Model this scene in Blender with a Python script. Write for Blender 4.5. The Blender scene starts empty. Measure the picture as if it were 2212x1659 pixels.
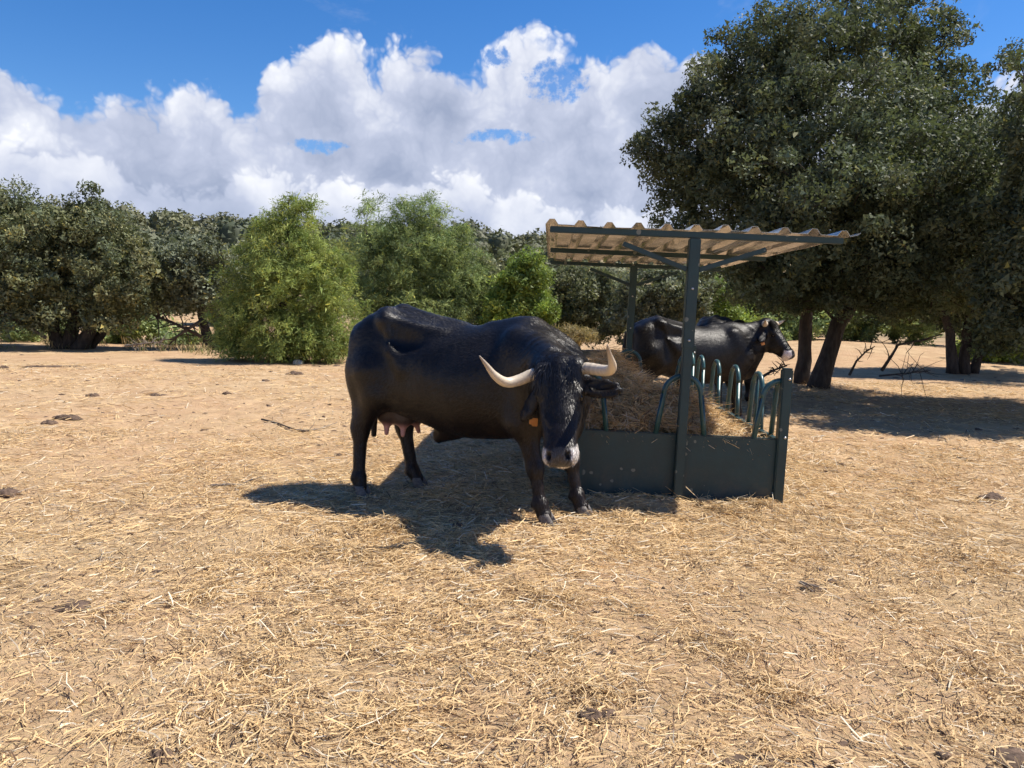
import bpy, bmesh, math, random
import numpy as np
from mathutils import Matrix, Vector, Euler

# ------------------------------------------------------------------ camera, sky, sun, exposure
S = bpy.context.scene
COL = S.collection
CAM_H, PITCH, ROLL, FPX = 1.45, math.radians(5.65), math.radians(1.3), 1662.0
cam_d = bpy.data.cameras.new('camera')
cam_d.sensor_width = 36.0
cam_d.lens = 36.0 * FPX / 2212.0
cam_d.clip_start, cam_d.clip_end = 0.05, 5000.0
cam = bpy.data.objects.new('camera', cam_d)
COL.objects.link(cam)
CAM_M = Matrix.Translation((0, 0, CAM_H)) @ Matrix.Rotation(math.pi / 2 - PITCH, 4, 'X') @ Matrix.Rotation(ROLL, 4, 'Z')
cam.matrix_world = CAM_M
S.camera = cam
S.view_settings.view_transform = 'Standard'
S.view_settings.look = 'None'
S.view_settings.gamma = 1.0
S.view_settings.exposure = 0.89
S.view_settings.use_curve_mapping = False
S.cycles.use_denoising = True
S.cycles.max_bounces = 4
S.cycles.diffuse_bounces = 3
S.cycles.use_adaptive_sampling = True
S.cycles.adaptive_threshold = 0.025
S.cycles.transparent_max_bounces = 6
S.cycles.sample_clamp_indirect = 6.0

SUN_DIR = Vector((0.63, 0.13, 1.0)).normalized()      # towards the sun
SUN_EL = math.asin(SUN_DIR.z)
SUN_AZ = math.atan2(SUN_DIR.x, SUN_DIR.y)             # clockwise from +Y
sun_d = bpy.data.lights.new('sun', 'SUN')
sun_d.energy = 3.9
sun_d.angle = math.radians(0.53)
sun_d.color = (1.0, 0.93, 0.83)
sun = bpy.data.objects.new('sun', sun_d)
COL.objects.link(sun)
sun.rotation_euler = (-SUN_DIR).to_track_quat('-Z', 'Y').to_euler()
sun.location = (8, 2, 20)

RC = CAM_M.to_3x3()
def ray(px, py):
    return (RC @ Vector(((px - 1106) / FPX, -(py - 829.5) / FPX, -1.0)))
def at(px, py, Y):
    """point at world depth Y seen in photo pixel (2212 wide)"""
    d = ray(px, py)
    return Vector((0, 0, CAM_H)) + d * (Y / d.y)
def gp(px, py, z=0.0):
    """point of the flat ground under a photo pixel"""
    d = ray(px, py)
    return Vector((0, 0, CAM_H)) + d * ((z - CAM_H) / d.z)

# ------------------------------------------------------------------ node helper
class NT:
    def __init__(s, tree):
        s.t = tree; s.n = tree.nodes; s.l = tree.links
    def new(s, typ, **kw):
        nd = s.n.new(typ)
        for k, v in kw.items(): setattr(nd, k, v)
        return nd
    def put(s, sock, v):
        if v is None: return
        if isinstance(v, bpy.types.NodeSocket): s.l.new(v, sock)
        elif isinstance(v, (tuple, list)):
            if len(v) == 3 and sock.type == 'RGBA': v = (*v, 1.0)
            sock.default_value = v
        else: sock.default_value = v
    def m(s, op, a, b=None, c=None, clamp=False):
        nd = s.new('ShaderNodeMath', operation=op); nd.use_clamp = clamp
        for i, v in enumerate((a, b, c)): s.put(nd.inputs[i], v)
        return nd.outputs[0]
    def vm(s, op, a, b=None):
        nd = s.new('ShaderNodeVectorMath', operation=op)
        s.put(nd.inputs[0], a); s.put(nd.inputs[1], b)
        return nd.outputs[0]
    def xyz(s, x, y, z):
        nd = s.new('ShaderNodeCombineXYZ')
        for i, v in enumerate((x, y, z)): s.put(nd.inputs[i], v)
        return nd.outputs[0]
    def noise(s, vec, scale, detail=4, rough=0.5, dist=0.0, out=0, lac=2.0):
        nd = s.new('ShaderNodeTexNoise')
        s.put(nd.inputs['Vector'], vec)
        for k, v in (('Scale', scale), ('Detail', detail), ('Roughness', rough), ('Distortion', dist), ('Lacunarity', lac)):
            nd.inputs[k].default_value = v
        return nd.outputs[out]
    def voro(s, vec, scale, feature='F1', out='Distance', rnd=1.0):
        nd = s.new('ShaderNodeTexVoronoi', feature=feature)
        s.put(nd.inputs['Vector'], vec); nd.inputs['Scale'].default_value = scale
        nd.inputs['Randomness'].default_value = rnd
        return nd.outputs[out]
    def mix(s, f, a, b, mode='MIX'):
        nd = s.new('ShaderNodeMix', data_type='RGBA', blend_type=mode)
        s.put(nd.inputs[0], f); s.put(nd.inputs[6], a); s.put(nd.inputs[7], b)
        return nd.outputs[2]
    def ramp(s, f, lo, hi, smooth=True):
        nd = s.new('ShaderNodeMapRange', interpolation_type='SMOOTHSTEP' if smooth else 'LINEAR')
        s.put(nd.inputs[0], f); s.put(nd.inputs[1], lo); s.put(nd.inputs[2], hi)
        return nd.outputs[0]
    def mapping(s, vec, scale=(1, 1, 1), rot=(0, 0, 0)):
        nd = s.new('ShaderNodeMapping')
        s.put(nd.inputs['Vector'], vec); nd.inputs['Scale'].default_value = scale; nd.inputs['Rotation'].default_value = rot
        return nd.outputs[0]
    def bump(s, h, strength=0.5, dist=0.01, normal=None):
        nd = s.new('ShaderNodeBump'); s.put(nd.inputs['Height'], h)
        nd.inputs['Strength'].default_value = strength; nd.inputs['Distance'].default_value = dist
        if normal is not None: s.put(nd.inputs['Normal'], normal)
        return nd.outputs[0]

def make_world():
    w = bpy.data.worlds.new('World'); S.world = w; w.use_nodes = True
    T = NT(w.node_tree); T.n.clear()
    out = T.new('ShaderNodeOutputWorld'); bg = T.new('ShaderNodeBackground')
    T.l.new(bg.outputs[0], out.inputs[0])
    STR = 0.1
    bg.inputs[1].default_value = STR
    sky = T.new('ShaderNodeTexSky', sky_type='NISHITA')
    sky.sun_disc = False; sky.sun_elevation = SUN_EL; sky.sun_rotation = SUN_AZ
    sky.altitude = 900; sky.air_density = 1.0; sky.dust_density = 0.25; sky.ozone_density = 2.2
    hs = T.new('ShaderNodeHueSaturation'); hs.inputs['Saturation'].default_value = 1.36; hs.inputs['Hue'].default_value = 0.508; hs.inputs['Value'].default_value = 0.84
    T.l.new(sky.outputs[0], hs.inputs['Color'])
    skyc = hs.outputs[0]
    tc = T.new('ShaderNodeTexCoord'); v = tc.outputs['Generated']
    sp = T.new('ShaderNodeSeparateXYZ'); T.l.new(v, sp.inputs[0])
    az = T.m('ARCTAN2', sp.outputs[0], sp.outputs[1]); el = T.m('ARCSINE', sp.outputs[2])
    def px2(px, py):
        d = ray(px, py).normalized(); return math.atan2(d.x, d.y), math.asin(d.z)
    # top edge of the cloud bank; beyond the frame it is raised for whiter fill light
    prof = [(-900, 120), (-500, 150), (-250, 60), (0, 92), (40, 105), (75, 140), (110, 152), (160, 165), (225, 160), (250, 128), (320, 125), (345, 145),
            (395, 138), (440, 135), (480, 148), (510, 175), (540, 172), (560, 150), (580, 110), (620, 88), (660, 65), (700, 40), (740, 15),
            (775, 22), (800, 78), (830, 70), (860, 48), (910, 45), (950, 68), (985, 88), (1030, 100), (1065, 78), (1100, 38), (1140, 24), (1190, 42), (1240, 62),
            (1290, 72), (1340, 78), (1380, 52), (1440, 40), (1500, 34), (1560, 90), (1640, 100), (1750, 60), (1850, 90), (2000, 150), (2200, 120), (2500, 70), (2900, 130)]
    fc = T.new('ShaderNodeFloatCurve'); cu = fc.mapping.curves[0]
    A0, A1 = -1.15, 1.15
    pts = []
    for p in prof:
        a, e = px2(*p)
        pts.append(((a - A0) / (A1 - A0), e / 0.6))
    pts = [p for p in pts if 0 <= p[0] <= 1]
    cu.points[0].location = (0, pts[0][1]); cu.points[1].location = (1, pts[-1][1])
    for p in pts[1:-1]: cu.points.new(*p)
    fc.mapping.update()
    P0 = T.xyz(az, el, 0.0)
    def cauli(off, scale=11.0, detail=3.0, rough=0.6):
        vn = T.new('ShaderNodeTexVoronoi', feature='F1'); vn.voronoi_dimensions = '2D'
        T.put(vn.inputs['Vector'], T.vm('ADD', W, off)); vn.inputs['Scale'].default_value = scale; pass
        vn.inputs['Detail'].default_value = detail; vn.inputs['Roughness'].default_value = rough; vn.inputs['Lacunarity'].default_value = 2.3
        return T.m('SUBTRACT', 1.0, vn.outputs['Distance'])
    w1 = T.vm('SUBTRACT', T.noise(P0, 12.0, 4, 0.6, out=1), (0.5, 0.5, 0.5))
    wn = T.new('ShaderNodeVectorMath', operation='SCALE'); T.l.new(w1, wn.inputs[0]); wn.inputs[3].default_value = 0.06
    W = T.vm('ADD', P0, wn.outputs[0])
    ps = T.new('ShaderNodeSeparateXYZ'); T.l.new(W, ps.inputs[0])
    T.l.new(T.m('DIVIDE', T.m('SUBTRACT', ps.outputs[0], A0), A1 - A0, clamp=True), fc.inputs['Value'])
    top = T.m('MULTIPLY', fc.outputs[0], 0.6)
    # unseen bank far outside the frame: slow noise, lifted to whiten the skylight
    slow = T.m('MULTIPLY', T.m('SUBTRACT', T.noise(v, 2.3, 2, 0.5), 0.5), 0.30)
    away = T.ramp(T.m('ABSOLUTE', az), 0.75, 1.15)
    top = T.m('ADD', top, T.m('MULTIPLY', T.m('ADD', slow, 0.12), away))
    b0 = cauli((0, 0, 0)); b2 = cauli((0.3, 0.1, 0), 6.0, 1.5, 0.5); b1 = cauli((0.318, 0.128, 0), 6.0, 1.5, 0.5)
    relief = T.m('MULTIPLY', T.m('SUBTRACT', b0, 0.60), 0.045)
    lit = T.m('SUBTRACT', b2, b1)
    dep = T.m('SUBTRACT', top, el)
    dens = T.m('ADD', T.m('SUBTRACT', top, ps.outputs[1]), relief)
    nh = T.m('MULTIPLY', T.m('SUBTRACT', T.noise(P0, 95.0, 4, 0.6), 0.5), 7.0)
    hol = 1.0
    for (hx, hy, rx, ry, k) in ((688, 304, 42, 9, 1.0), (1075, 300, 52, 12, 1.0), (1205, 175, 46, 24, 1.0), (1072, 128, 26, 12, .9)):
        a, e = px2(hx, hy)
        dx = T.m('DIVIDE', T.m('SUBTRACT', ps.outputs[0], a), rx / FPX); dy = T.m('DIVIDE', T.m('SUBTRACT', ps.outputs[1], e), ry / FPX)
        r2 = T.m('ADD', T.m('MULTIPLY', dx, dx), T.m('MULTIPLY', dy, dy))
        hol = T.m('MULTIPLY', hol, T.ramp(T.m('ADD', r2, nh), 0.0, 2.6))
    mask = T.m('MULTIPLY', T.ramp(dens, -0.004, 0.020), T.m('ADD', 0.12, T.m('MULTIPLY', hol, 0.88)))
    big = T.noise(T.xyz(az, T.m('MULTIPLY', el, 1.7), 1.3), 4.2, 4, 0.6)
    # overlapping banks: every nearer bank has its own bright crest
    shade = T.m('MULTIPLY', T.ramp(dep, 0.16, -0.01), 0.62)
    for c0, amp, sc, seed, soft in ((0.175, 0.22, 3.1, 5.0, 0.11), (0.075, 0.13, 4.3, 11.0, 0.07)):
        n1 = T.noise(T.xyz(az, 0.0, seed), sc, 2, 0.5)
        ti = T.m('ADD', c0, T.m('MULTIPLY', T.m('SUBTRACT', n1, 0.5), amp))
        di = T.m('ADD', T.m('SUBTRACT', ti, ps.outputs[1]), T.m('MULTIPLY', relief, 1.1))
        shade = T.m('ADD', T.m('MULTIPLY', shade, T.m('SUBTRACT', 1.0, T.ramp(di, -0.006, 0.014))), T.m('MULTIPLY', T.m('MULTIPLY', T.ramp(di, -0.006, 0.014), T.ramp(di, soft, -0.01)), 0.56))
    val = T.m('ADD', T.m('ADD', 0.33, T.m('MULTIPLY', shade, 0.85)), T.m('MULTIPLY', lit, 0.8))
    val = T.m('ADD', val, T.m('MULTIPLY', T.m('SUBTRACT', b0, 0.6), 0.55))
    val = T.m('ADD', val, T.m('MULTIPLY', T.m('SUBTRACT', big, 0.5), 0.9))
    val = T.ramp(val, -0.40, 0.95, False)
    # the bank thins towards the horizon
    thin = T.ramp(el, 0.02, 0.16)
    gap = T.ramp(T.m('ADD', T.m('ADD', T.m('MULTIPLY', big, 0.7), T.m('MULTIPLY', shade, 0.5)), T.m('MULTIPLY', thin, 0.5)), 0.32, 0.62)
    mask = T.m('MULTIPLY', mask, T.m('ADD', 0.25, T.m('MULTIPLY', gap, 0.75)))
    # wisps high up
    wv = T.xyz(T.m('MULTIPLY', az, 1.0), T.m('MULTIPLY', el, 2.6), 9.1)
    wisp = T.m('MULTIPLY', T.ramp(T.noise(wv, 4.2, 5, 0.62, 0.6), 0.60, 0.84), 0.55)
    mask = T.m('MAXIMUM', mask, T.m('MULTIPLY', wisp, T.ramp(el, 0.25, 0.40)))
    cr = T.new('ShaderNodeValToRGB'); T.l.new(val, cr.inputs[0])
    e = cr.color_ramp.elements
    e[0].position, e[0].color = 0.0, (1.95, 2.3, 3.2, 1)
    e[1].position, e[1].color = 1.0, (5.5, 5.6, 5.9, 1)
    m_ = cr.color_ramp.elements.new(0.5); m_.color = (3.1, 3.4, 4.3, 1)
    haze = T.ramp(el, 0.16, 0.0)
    cl = T.mix(T.m('MULTIPLY', haze, 0.4), cr.outputs[0], (2.7, 3.3, 4.5))
    T.l.new(T.mix(mask, skyc, cl), bg.inputs[0])
make_world()
# ------------------------------------------------------------------ mesh helpers
rng = np.random.default_rng(7)
random.seed(7)
def tag(o, label=None, cat=None, group=None, kind=None):
    if label: o['label'] = label
    if cat: o['category'] = cat
    if group: o['group'] = group
    if kind: o['kind'] = kind
    return o
def empty(name, loc=(0, 0, 0), rot=(0, 0, 0)):
    o = bpy.data.objects.new(name, None); COL.objects.link(o)
    o.location = loc; o.rotation_euler = rot; o.empty_display_size = 0.2
    return o
def mesh_np(name, V, F, mat=None, parent=None, col=None, smooth=True):
    """V (n,3); F list of integer arrays (m,3) or (m,4)"""
    V = np.asarray(V, np.float32)
    if isinstance(F, np.ndarray): F = [F]
    F = [np.asarray(f, np.int32) for f in F if len(f)]
    me = bpy.data.meshes.new(name)
    me.vertices.add(len(V)); me.vertices.foreach_set('co', V.ravel())
    loops = np.concatenate([f.ravel() for f in F]); tot = np.concatenate([np.full(len(f), f.shape[1], np.int32) for f in F])
    st = np.zeros(len(tot), np.int32); st[1:] = np.cumsum(tot)[:-1]
    me.loops.add(len(loops)); me.loops.foreach_set('vertex_index', loops)
    me.polygons.add(len(tot)); me.polygons.foreach_set('loop_start', st)
    me.polygons.foreach_set('use_smooth', np.full(len(tot), bool(smooth)))
    me.update(calc_edges=True)
    if col is not None:
        c = np.ones((len(V), 4), np.float32); c[:, :3] = col
        at_ = me.color_attributes.new('col', 'FLOAT_COLOR', 'POINT'); at_.data.foreach_set('color', c.ravel())
    if mat: me.materials.append(mat)
    o = bpy.data.objects.new(name, me); COL.objects.link(o)
    if parent is not None: o.parent = parent
    return o
class MB:
    """collects shapes; build() links them as one mesh"""
    def __init__(s): s.V = []; s.Q = []; s.T = []; s.C = []; s.n = 0
    def add(s, V, Q=None, T=None, col=None):
        V = np.asarray(V, float).reshape(-1, 3)
        if Q is not None and len(Q): s.Q.append(np.asarray(Q, int).reshape(-1, 4) + s.n)
        if T is not None and len(T): s.T.append(np.asarray(T, int).reshape(-1, 3) + s.n)
        s.V.append(V); s.n += len(V)
        s.C.append(np.tile(np.asarray(col if col is not None else (1, 1, 1), float), (len(V), 1)))
        return s
    def tube(s, pts, rad, sides=8, cap=True, col=None):
        P = np.asarray([tuple(p) for p in pts], float); n = len(P)
        R = np.full(n, rad, float) if np.isscalar(rad) else np.asarray(rad, float)
        tan = np.gradient(P, axis=0); tan /= np.linalg.norm(tan, axis=1)[:, None] + 1e-9
        up = np.array([0, 0, 1.0]) if abs(tan[0, 2]) < 0.9 else np.array([1.0, 0, 0])
        u = np.cross(tan[0], up); u /= np.linalg.norm(u)
        V = []; a = np.arange(sides) * 2 * math.pi / sides
        for i in range(n):
            u = u - tan[i] * u.dot(tan[i]); u /= np.linalg.norm(u) + 1e-9
            w = np.cross(tan[i], u)
            V.append(P[i] + R[i] * (np.cos(a)[:, None] * u + np.sin(a)[:, None] * w))
        V = np.concatenate(V); Q = []
        j = np.arange(sides); k = (j + 1) % sides
        for i in range(n - 1):
            Q.append(np.stack([i * sides + j, i * sides + k, (i + 1) * sides + k, (i + 1) * sides + j], 1))
        T = []
        if cap:
            V = np.concatenate([V, P[:1], P[-1:]]); c0, c1 = n * sides, n * sides + 1
            T = np.concatenate([np.stack([np.full(sides, c0), k, j], 1), np.stack([np.full(sides, c1), (n - 1) * sides + j, (n - 1) * sides + k], 1)])
        return s.add(V, np.concatenate(Q), T, col)
    def build(s, name, mat=None, parent=None, smooth=True, color=False):
        F = ([np.concatenate(s.Q)] if s.Q else []) + ([np.concatenate(s.T)] if s.T else [])
        return mesh_np(name, np.concatenate(s.V), F, mat, parent, np.concatenate(s.C) if color else None, smooth)
def box(name, lo, hi, mat, parent=None, bev=0.004, rot=None, about=None):
    bm = bmesh.new(); bmesh.ops.create_cube(bm, size=1.0)
    lo, hi = Vector(lo), Vector(hi); c = (lo + hi) / 2; d = hi - lo
    for v in bm.verts: v.co = Vector((v.co.x * d.x, v.co.y * d.y, v.co.z * d.z)) + c
    if bev: bmesh.ops.bevel(bm, geom=bm.edges[:], offset=min(bev, min(d) * .4), segments=2, affect='EDGES')
    if rot is not None:
        a = Vector(about if about is not None else c)
        bmesh.ops.transform(bm, matrix=Matrix.Translation(a) @ rot.to_4x4() @ Matrix.Translation(-a), verts=bm.verts)
    me = bpy.data.meshes.new(name); bm.to_mesh(me); bm.free()
    if mat: me.materials.append(mat)
    o = bpy.data.objects.new(name, me); COL.objects.link(o)
    if parent is not None: o.parent = parent
    return o
def bar(name, a, b, w, h, mat, parent=None, bev=0.003):
    """square bar from a to b"""
    a, b = Vector(a), Vector(b); L = (b - a).length
    o = box(name, (-w / 2, -h / 2, 0), (w / 2, h / 2, L), mat, parent, bev)
    q = (b - a).to_track_quat('Z', 'Y'); M = Matrix.Translation(a) @ q.to_matrix().to_4x4()
    o.data.transform(M)
    return o
# value noise
_tab = np.random.default_rng(3).random((256, 256))
def vnoise(x, y):
    x = np.asarray(x, float); y = np.asarray(y, float)
    xi = np.floor(x).astype(int); yi = np.floor(y).astype(int); fx = x - xi; fy = y - yi
    fx = fx * fx * (3 - 2 * fx); fy = fy * fy * (3 - 2 * fy)
    t = lambda i, j: _tab[(xi + i) & 255, (yi + j) & 255]
    return (t(0, 0) * (1 - fx) + t(1, 0) * fx) * (1 - fy) + (t(0, 1) * (1 - fx) + t(1, 1) * fx) * fy
def fbm(x, y, o=4):
    s = 0; a = 0.5; n = 0
    for i in range(o):
        s = s + a * vnoise(x * 2 ** i + 17.3 * i, y * 2 ** i - 9.1 * i); n += a; a *= 0.5
    return s / n
def sstep(a, b, x):
    t = np.clip((x - a) / (b - a), 0, 1); return t * t * (3 - 2 * t)

# ------------------------------------------------------------------ materials
def material(name):
    m = bpy.data.materials.new(name); m.use_nodes = True
    T = NT(m.node_tree); b = m.node_tree.nodes['Principled BSDF']
    return m, T, b
def vcol(T):
    nd = T.new('ShaderNodeVertexColor'); nd.layer_name = 'col'; return nd.outputs[0]
def objco(T):
    return T.new('ShaderNodeTexCoord').outputs['Object']
def mat_straw():
    m, T, b = material('dry straw')
    c = vcol(T)
    T.put(b.inputs['Base Color'], c); b.inputs['Roughness'].default_value = 0.55
    b.inputs['Specular IOR Level'].default_value = 0.3
    tr = T.new('ShaderNodeBsdfTranslucent'); T.put(tr.inputs[0], c)
    mx = T.new('ShaderNodeMixShader'); mx.inputs[0].default_value = 0.18
    T.l.new(b.outputs[0], mx.inputs[1]); T.l.new(tr.outputs[0], mx.inputs[2])
    T.l.new(mx.outputs[0], T.n['Material Output'].inputs[0])
    return m
def mat_leaf(name, rough=0.42, trans=0.22, spec=0.5):
    m, T, b = material(name)
    c = vcol(T)
    geo = T.new('ShaderNodeNewGeometry')
    under = T.mix(0.45, c, (0.16, 0.17, 0.12))
    cc = T.mix(T.m('MULTIPLY', geo.outputs['Backfacing'], 0.2), c, under)
    T.put(b.inputs['Base Color'], cc); b.inputs['Roughness'].default_value = rough
    b.inputs['Specular IOR Level'].default_value = spec
    tr = T.new('ShaderNodeBsdfTranslucent'); T.put(tr.inputs[0], T.mix(0.35, c, (0.22, 0.28, 0.05), 'MIX'))
    mx = T.new('ShaderNodeMixShader'); mx.inputs[0].default_value = trans
    T.l.new(b.outputs[0], mx.inputs[1]); T.l.new(tr.outputs[0], mx.inputs[2])
    T.l.new(mx.outputs[0], T.n['Material Output'].inputs[0])
    return m
def mat_bark(name, a=(0.026, 0.020, 0.017), b_=(0.085, 0.068, 0.056)):
    m, T, b = material(name)
    p = objco(T)
    n = T.noise(T.mapping(p, (1, 1, 0.25)), 14, 6, 0.65)
    T.put(b.inputs['Base Color'], T.mix(T.ramp(n, 0.3, 0.75), a, b_)); b.inputs['Roughness'].default_value = 0.9
    T.put(b.inputs['Normal'], T.bump(n, 1.0, 0.05))
    return m
def mat_ground():
    m, T, b = material('dry earth')
    p = objco(T)
    sp = T.new('ShaderNodeSeparateXYZ'); T.l.new(p, sp.inputs[0])
    big = T.noise(p, 0.35, 4, 0.55); med = T.noise(p, 2.2, 6, 0.62); fin = T.noise(p, 38, 6, 0.7); grit = T.noise(p, 160, 3, 0.6)
    nearf = T.ramp(sp.outputs[1], 9.0, 3.0)
    col = T.mix(T.ramp(med, 0.3, 0.7), T.mix(nearf, (0.40, 0.268, 0.148), (0.33, 0.23, 0.13)), T.mix(nearf, (0.57, 0.41, 0.24), (0.51, 0.375, 0.22)))
    col = T.mix(T.m('MULTIPLY', T.ramp(big, 0.35, 0.7), 0.55), col, (0.47, 0.29, 0.17))
    col = T.mix(T.m('MULTIPLY', T.ramp(fin, 0.52, 0.75), 0.45), col, (0.20, 0.125, 0.08))
    # trodden chaff too fine to build: short pale flecks in the litter zone
    fl1 = T.noise(T.mapping(p, (9, 60, 10), (0, 0, 0.5)), 1.0, 4, 0.6); fl2 = T.noise(T.mapping(p, (60, 12, 10), (0, 0, 0.3)), 1.0, 4, 0.6)
    fl = T.m('MAXIMUM', T.ramp(fl1, 0.56, 0.68), T.ramp(fl2, 0.58, 0.70))
    zone = T.m('MULTIPLY', T.ramp(sp.outputs[1], 19.0, 8.0), T.ramp(T.noise(p, 0.8, 3, 0.5), 0.2, 0.55))
    col = T.mix(T.m('MULTIPLY', T.m('MULTIPLY', fl, zone), 0.9), col, (0.64, 0.48, 0.25))
    # trampled manure flecks
    dk = T.ramp(T.noise(p, 5.5, 5, 0.68), 0.64, 0.74)
    col = T.mix(T.m('MULTIPLY', dk, 0.6), col, (0.12, 0.075, 0.05))
    wet = T.m('MULTIPLY', T.ramp(T.noise(p, 1.6, 6, 0.7), 0.60, 0.70), T.ramp(sp.outputs[1], 9.0, 5.0))
    col = T.mix(T.m('MULTIPLY', wet, 0.55), col, (0.13, 0.082, 0.055))
    # beyond the corral: scrub soil with dry grass
    far = T.ramp(sp.outputs[1], 30.0, 46.0)
    col = T.mix(far, col, T.mix(T.ramp(T.noise(p, 0.25, 5, 0.6), 0.35, 0.6), (0.10, 0.10, 0.05), (0.30, 0.23, 0.13)))
    T.put(b.inputs['Base Color'], col); b.inputs['Roughness'].default_value = 0.95
    b.inputs['Specular IOR Level'].default_value = 0.15
    h = T.m('ADD', T.m('MULTIPLY', fin, 0.7), T.m('ADD', T.m('MULTIPLY', grit, 0.25), T.m('MULTIPLY', fl, 0.35)))
    T.put(b.inputs['Normal'], T.bump(h, 0.9, 0.02))
    return m
def mat_metal_paint():
    m, T, b = material('green painted steel')
    p = objco(T)
    n = T.noise(p, 7, 5, 0.6); f = T.noise(p, 90, 3, 0.6)
    col = T.mix(T.ramp(n, 0.3, 0.75), (0.009, 0.036, 0.043), (0.014, 0.050, 0.058))
    # dust that settled and dried splashes
    q = T.vm('ADD', p, T.vm('MULTIPLY', T.noise(p, 9, 3, 0.6, out=1), (0.05, 0.05, 0.05)))
    vs = T.voro(q, 13.0); vc = T.new('ShaderNodeTexVoronoi'); T.put(vc.inputs['Vector'], q); vc.inputs['Scale'].default_value = 13.0
    sc = T.new('ShaderNodeSeparateColor'); T.l.new(vc.outputs['Color'], sc.inputs[0])
    size = T.m('MULTIPLY', T.m('MAXIMUM', T.m('SUBTRACT', sc.outputs[0], 0.55), 0.0), 0.62)
    spot = T.m('GREATER_THAN', size, vs)
    col = T.mix(T.m('MULTIPLY', spot, 0.65), col, (0.24, 0.25, 0.21))
    col = T.mix(T.m('MULTIPLY', T.ramp(f, 0.6, 0.8), 0.25), col, (0.16, 0.13, 0.09))
    spz = T.new('ShaderNodeSeparateXYZ'); T.l.new(p, spz.inputs[0])
    mud = T.m('MULTIPLY', T.ramp(T.noise(p, 5.0, 6, 0.7), 0.42, 0.78), T.ramp(spz.outputs[2], 0.42, 0.0))
    col = T.mix(T.m('MULTIPLY', mud, 0.45), col, (0.15, 0.115, 0.08))
    rust = T.ramp(T.noise(p, 16.0, 6, 0.72), 0.66, 0.74)
    col = T.mix(T.m('MULTIPLY', rust, 0.5), col, (0.10, 0.045, 0.022))
    T.put(b.inputs['Base Color'], col)
    T.put(b.inputs['Roughness'], T.m('ADD', 0.34, T.m('MULTIPLY', n, 0.25)))
    T.put(b.inputs['Normal'], T.bump(T.noise(p, 3.2, 3, 0.5), 0.5, 0.02))
    return m
def mat_galv():
    m, T, b = material('galvanised sheet')
    p = objco(T)
    n = T.noise(T.mapping(p, (6, 0.8, 6)), 1.5, 5, 0.6); v = T.noise(p, 30, 4, 0.6)
    T.put(b.inputs['Base Color'], T.mix(T.ramp(n, 0.3, 0.7), (0.50, 0.47, 0.42), (0.66, 0.63, 0.57)))
    b.inputs['Metallic'].default_value = 0.82
    T.put(b.inputs['Roughness'], T.m('ADD', 0.10, T.m('MULTIPLY', v, 0.22)))
    T.put(b.inputs['Normal'], T.bump(T.noise(T.mapping(p, (5, 1.1, 5)), 2.2, 3, 0.5), 0.35, 0.02))
    return m
def mat_fur():
    m, T, b = material('black cow hide')
    c = vcol(T); p = objco(T)
    hair = T.noise(T.mapping(p, (70, 320, 120), (0, 0.5, 0.2)), 1.0, 4, 0.65); n = T.noise(p, 6, 5, 0.6); n2 = T.noise(T.mapping(p, (1.8, 1, 0.7), (0, 0.5, 0)), 30, 5, 0.65)
    dust = T.m('MULTIPLY', T.ramp(T.m('ADD', T.m('MULTIPLY', n, 0.6), T.m('MULTIPLY', n2, 0.5)), 0.48, 0.78), 0.65)
    T.put(b.inputs['Base Color'], T.mix(dust, c, T.mix(0.5, c, (0.042, 0.034, 0.029))))
    T.put(b.inputs['Roughness'], T.m('ADD', 0.30, T.m('MULTIPLY', hair, 0.2)))
    b.inputs['Specular IOR Level'].default_value = 0.29
    b.inputs['Sheen Weight'].default_value = 0.0; b.inputs['Sheen Roughness'].default_value = 0.4
    h = T.m('ADD', T.m('MULTIPLY', hair, 0.5), T.m('MULTIPLY', n2, 0.9))
    T.put(b.inputs['Normal'], T.bump(h, 0.34, 0.012))
    return m
def mat_coat():
    m, T, b = material('short hair')
    T.put(b.inputs['Base Color'], vcol(T)); b.inputs['Roughness'].default_value = 0.38; b.inputs['Specular IOR Level'].default_value = 0.5
    return m
def mat_simple(name, col, rough=0.6, var=0.25, scale=20, bump=0.2, metal=0.0, spec=0.5, dist=0.01):
    m, T, b = material(name)
    p = objco(T); n = T.noise(p, scale, 5, 0.6)
    d = tuple(x * (1 - var) for x in col); e = tuple(min(1, x * (1 + var)) for x in col)
    T.put(b.inputs['Base Color'], T.mix(T.ramp(n, 0.25, 0.75), d, e))
    b.inputs['Roughness'].default_value = rough; b.inputs['Metallic'].default_value = metal
    b.inputs['Specular IOR Level'].default_value = spec
    if bump: T.put(b.inputs['Normal'], T.bump(n, bump, dist))
    return m
def mat_horn():
    m, T, b = material('horn')
    c = vcol(T); p = objco(T); n = T.noise(p, 60, 4, 0.6)
    T.put(b.inputs['Base Color'], T.mix(T.m('MULTIPLY', T.ramp(n, 0.4, 0.8), 0.25), c, (0.25, 0.2, 0.14)))
    b.inputs['Roughness'].default_value = 0.42
    b.inputs['Subsurface Weight'].default_value = 0.05; b.inputs['Subsurface Radius'].default_value = (0.02, 0.012, 0.006)
    T.put(b.inputs['Normal'], T.bump(n, 0.15, 0.004))
    return m
def mat_vc(name, rough=0.6, bump=0.2, scale=60):
    m, T, b = material(name)
    p = objco(T); n = T.noise(p, scale, 4, 0.6); c = vcol(T)
    T.put(b.inputs['Base Color'], T.mix(T.m('MULTIPLY', T.ramp(n, 0.4, 0.8), 0.4), c, T.mix(0.5, c, (0, 0, 0))))
    b.inputs['Roughness'].default_value = rough
    T.put(b.inputs['Normal'], T.bump(n, bump, 0.006))
    return m
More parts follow.
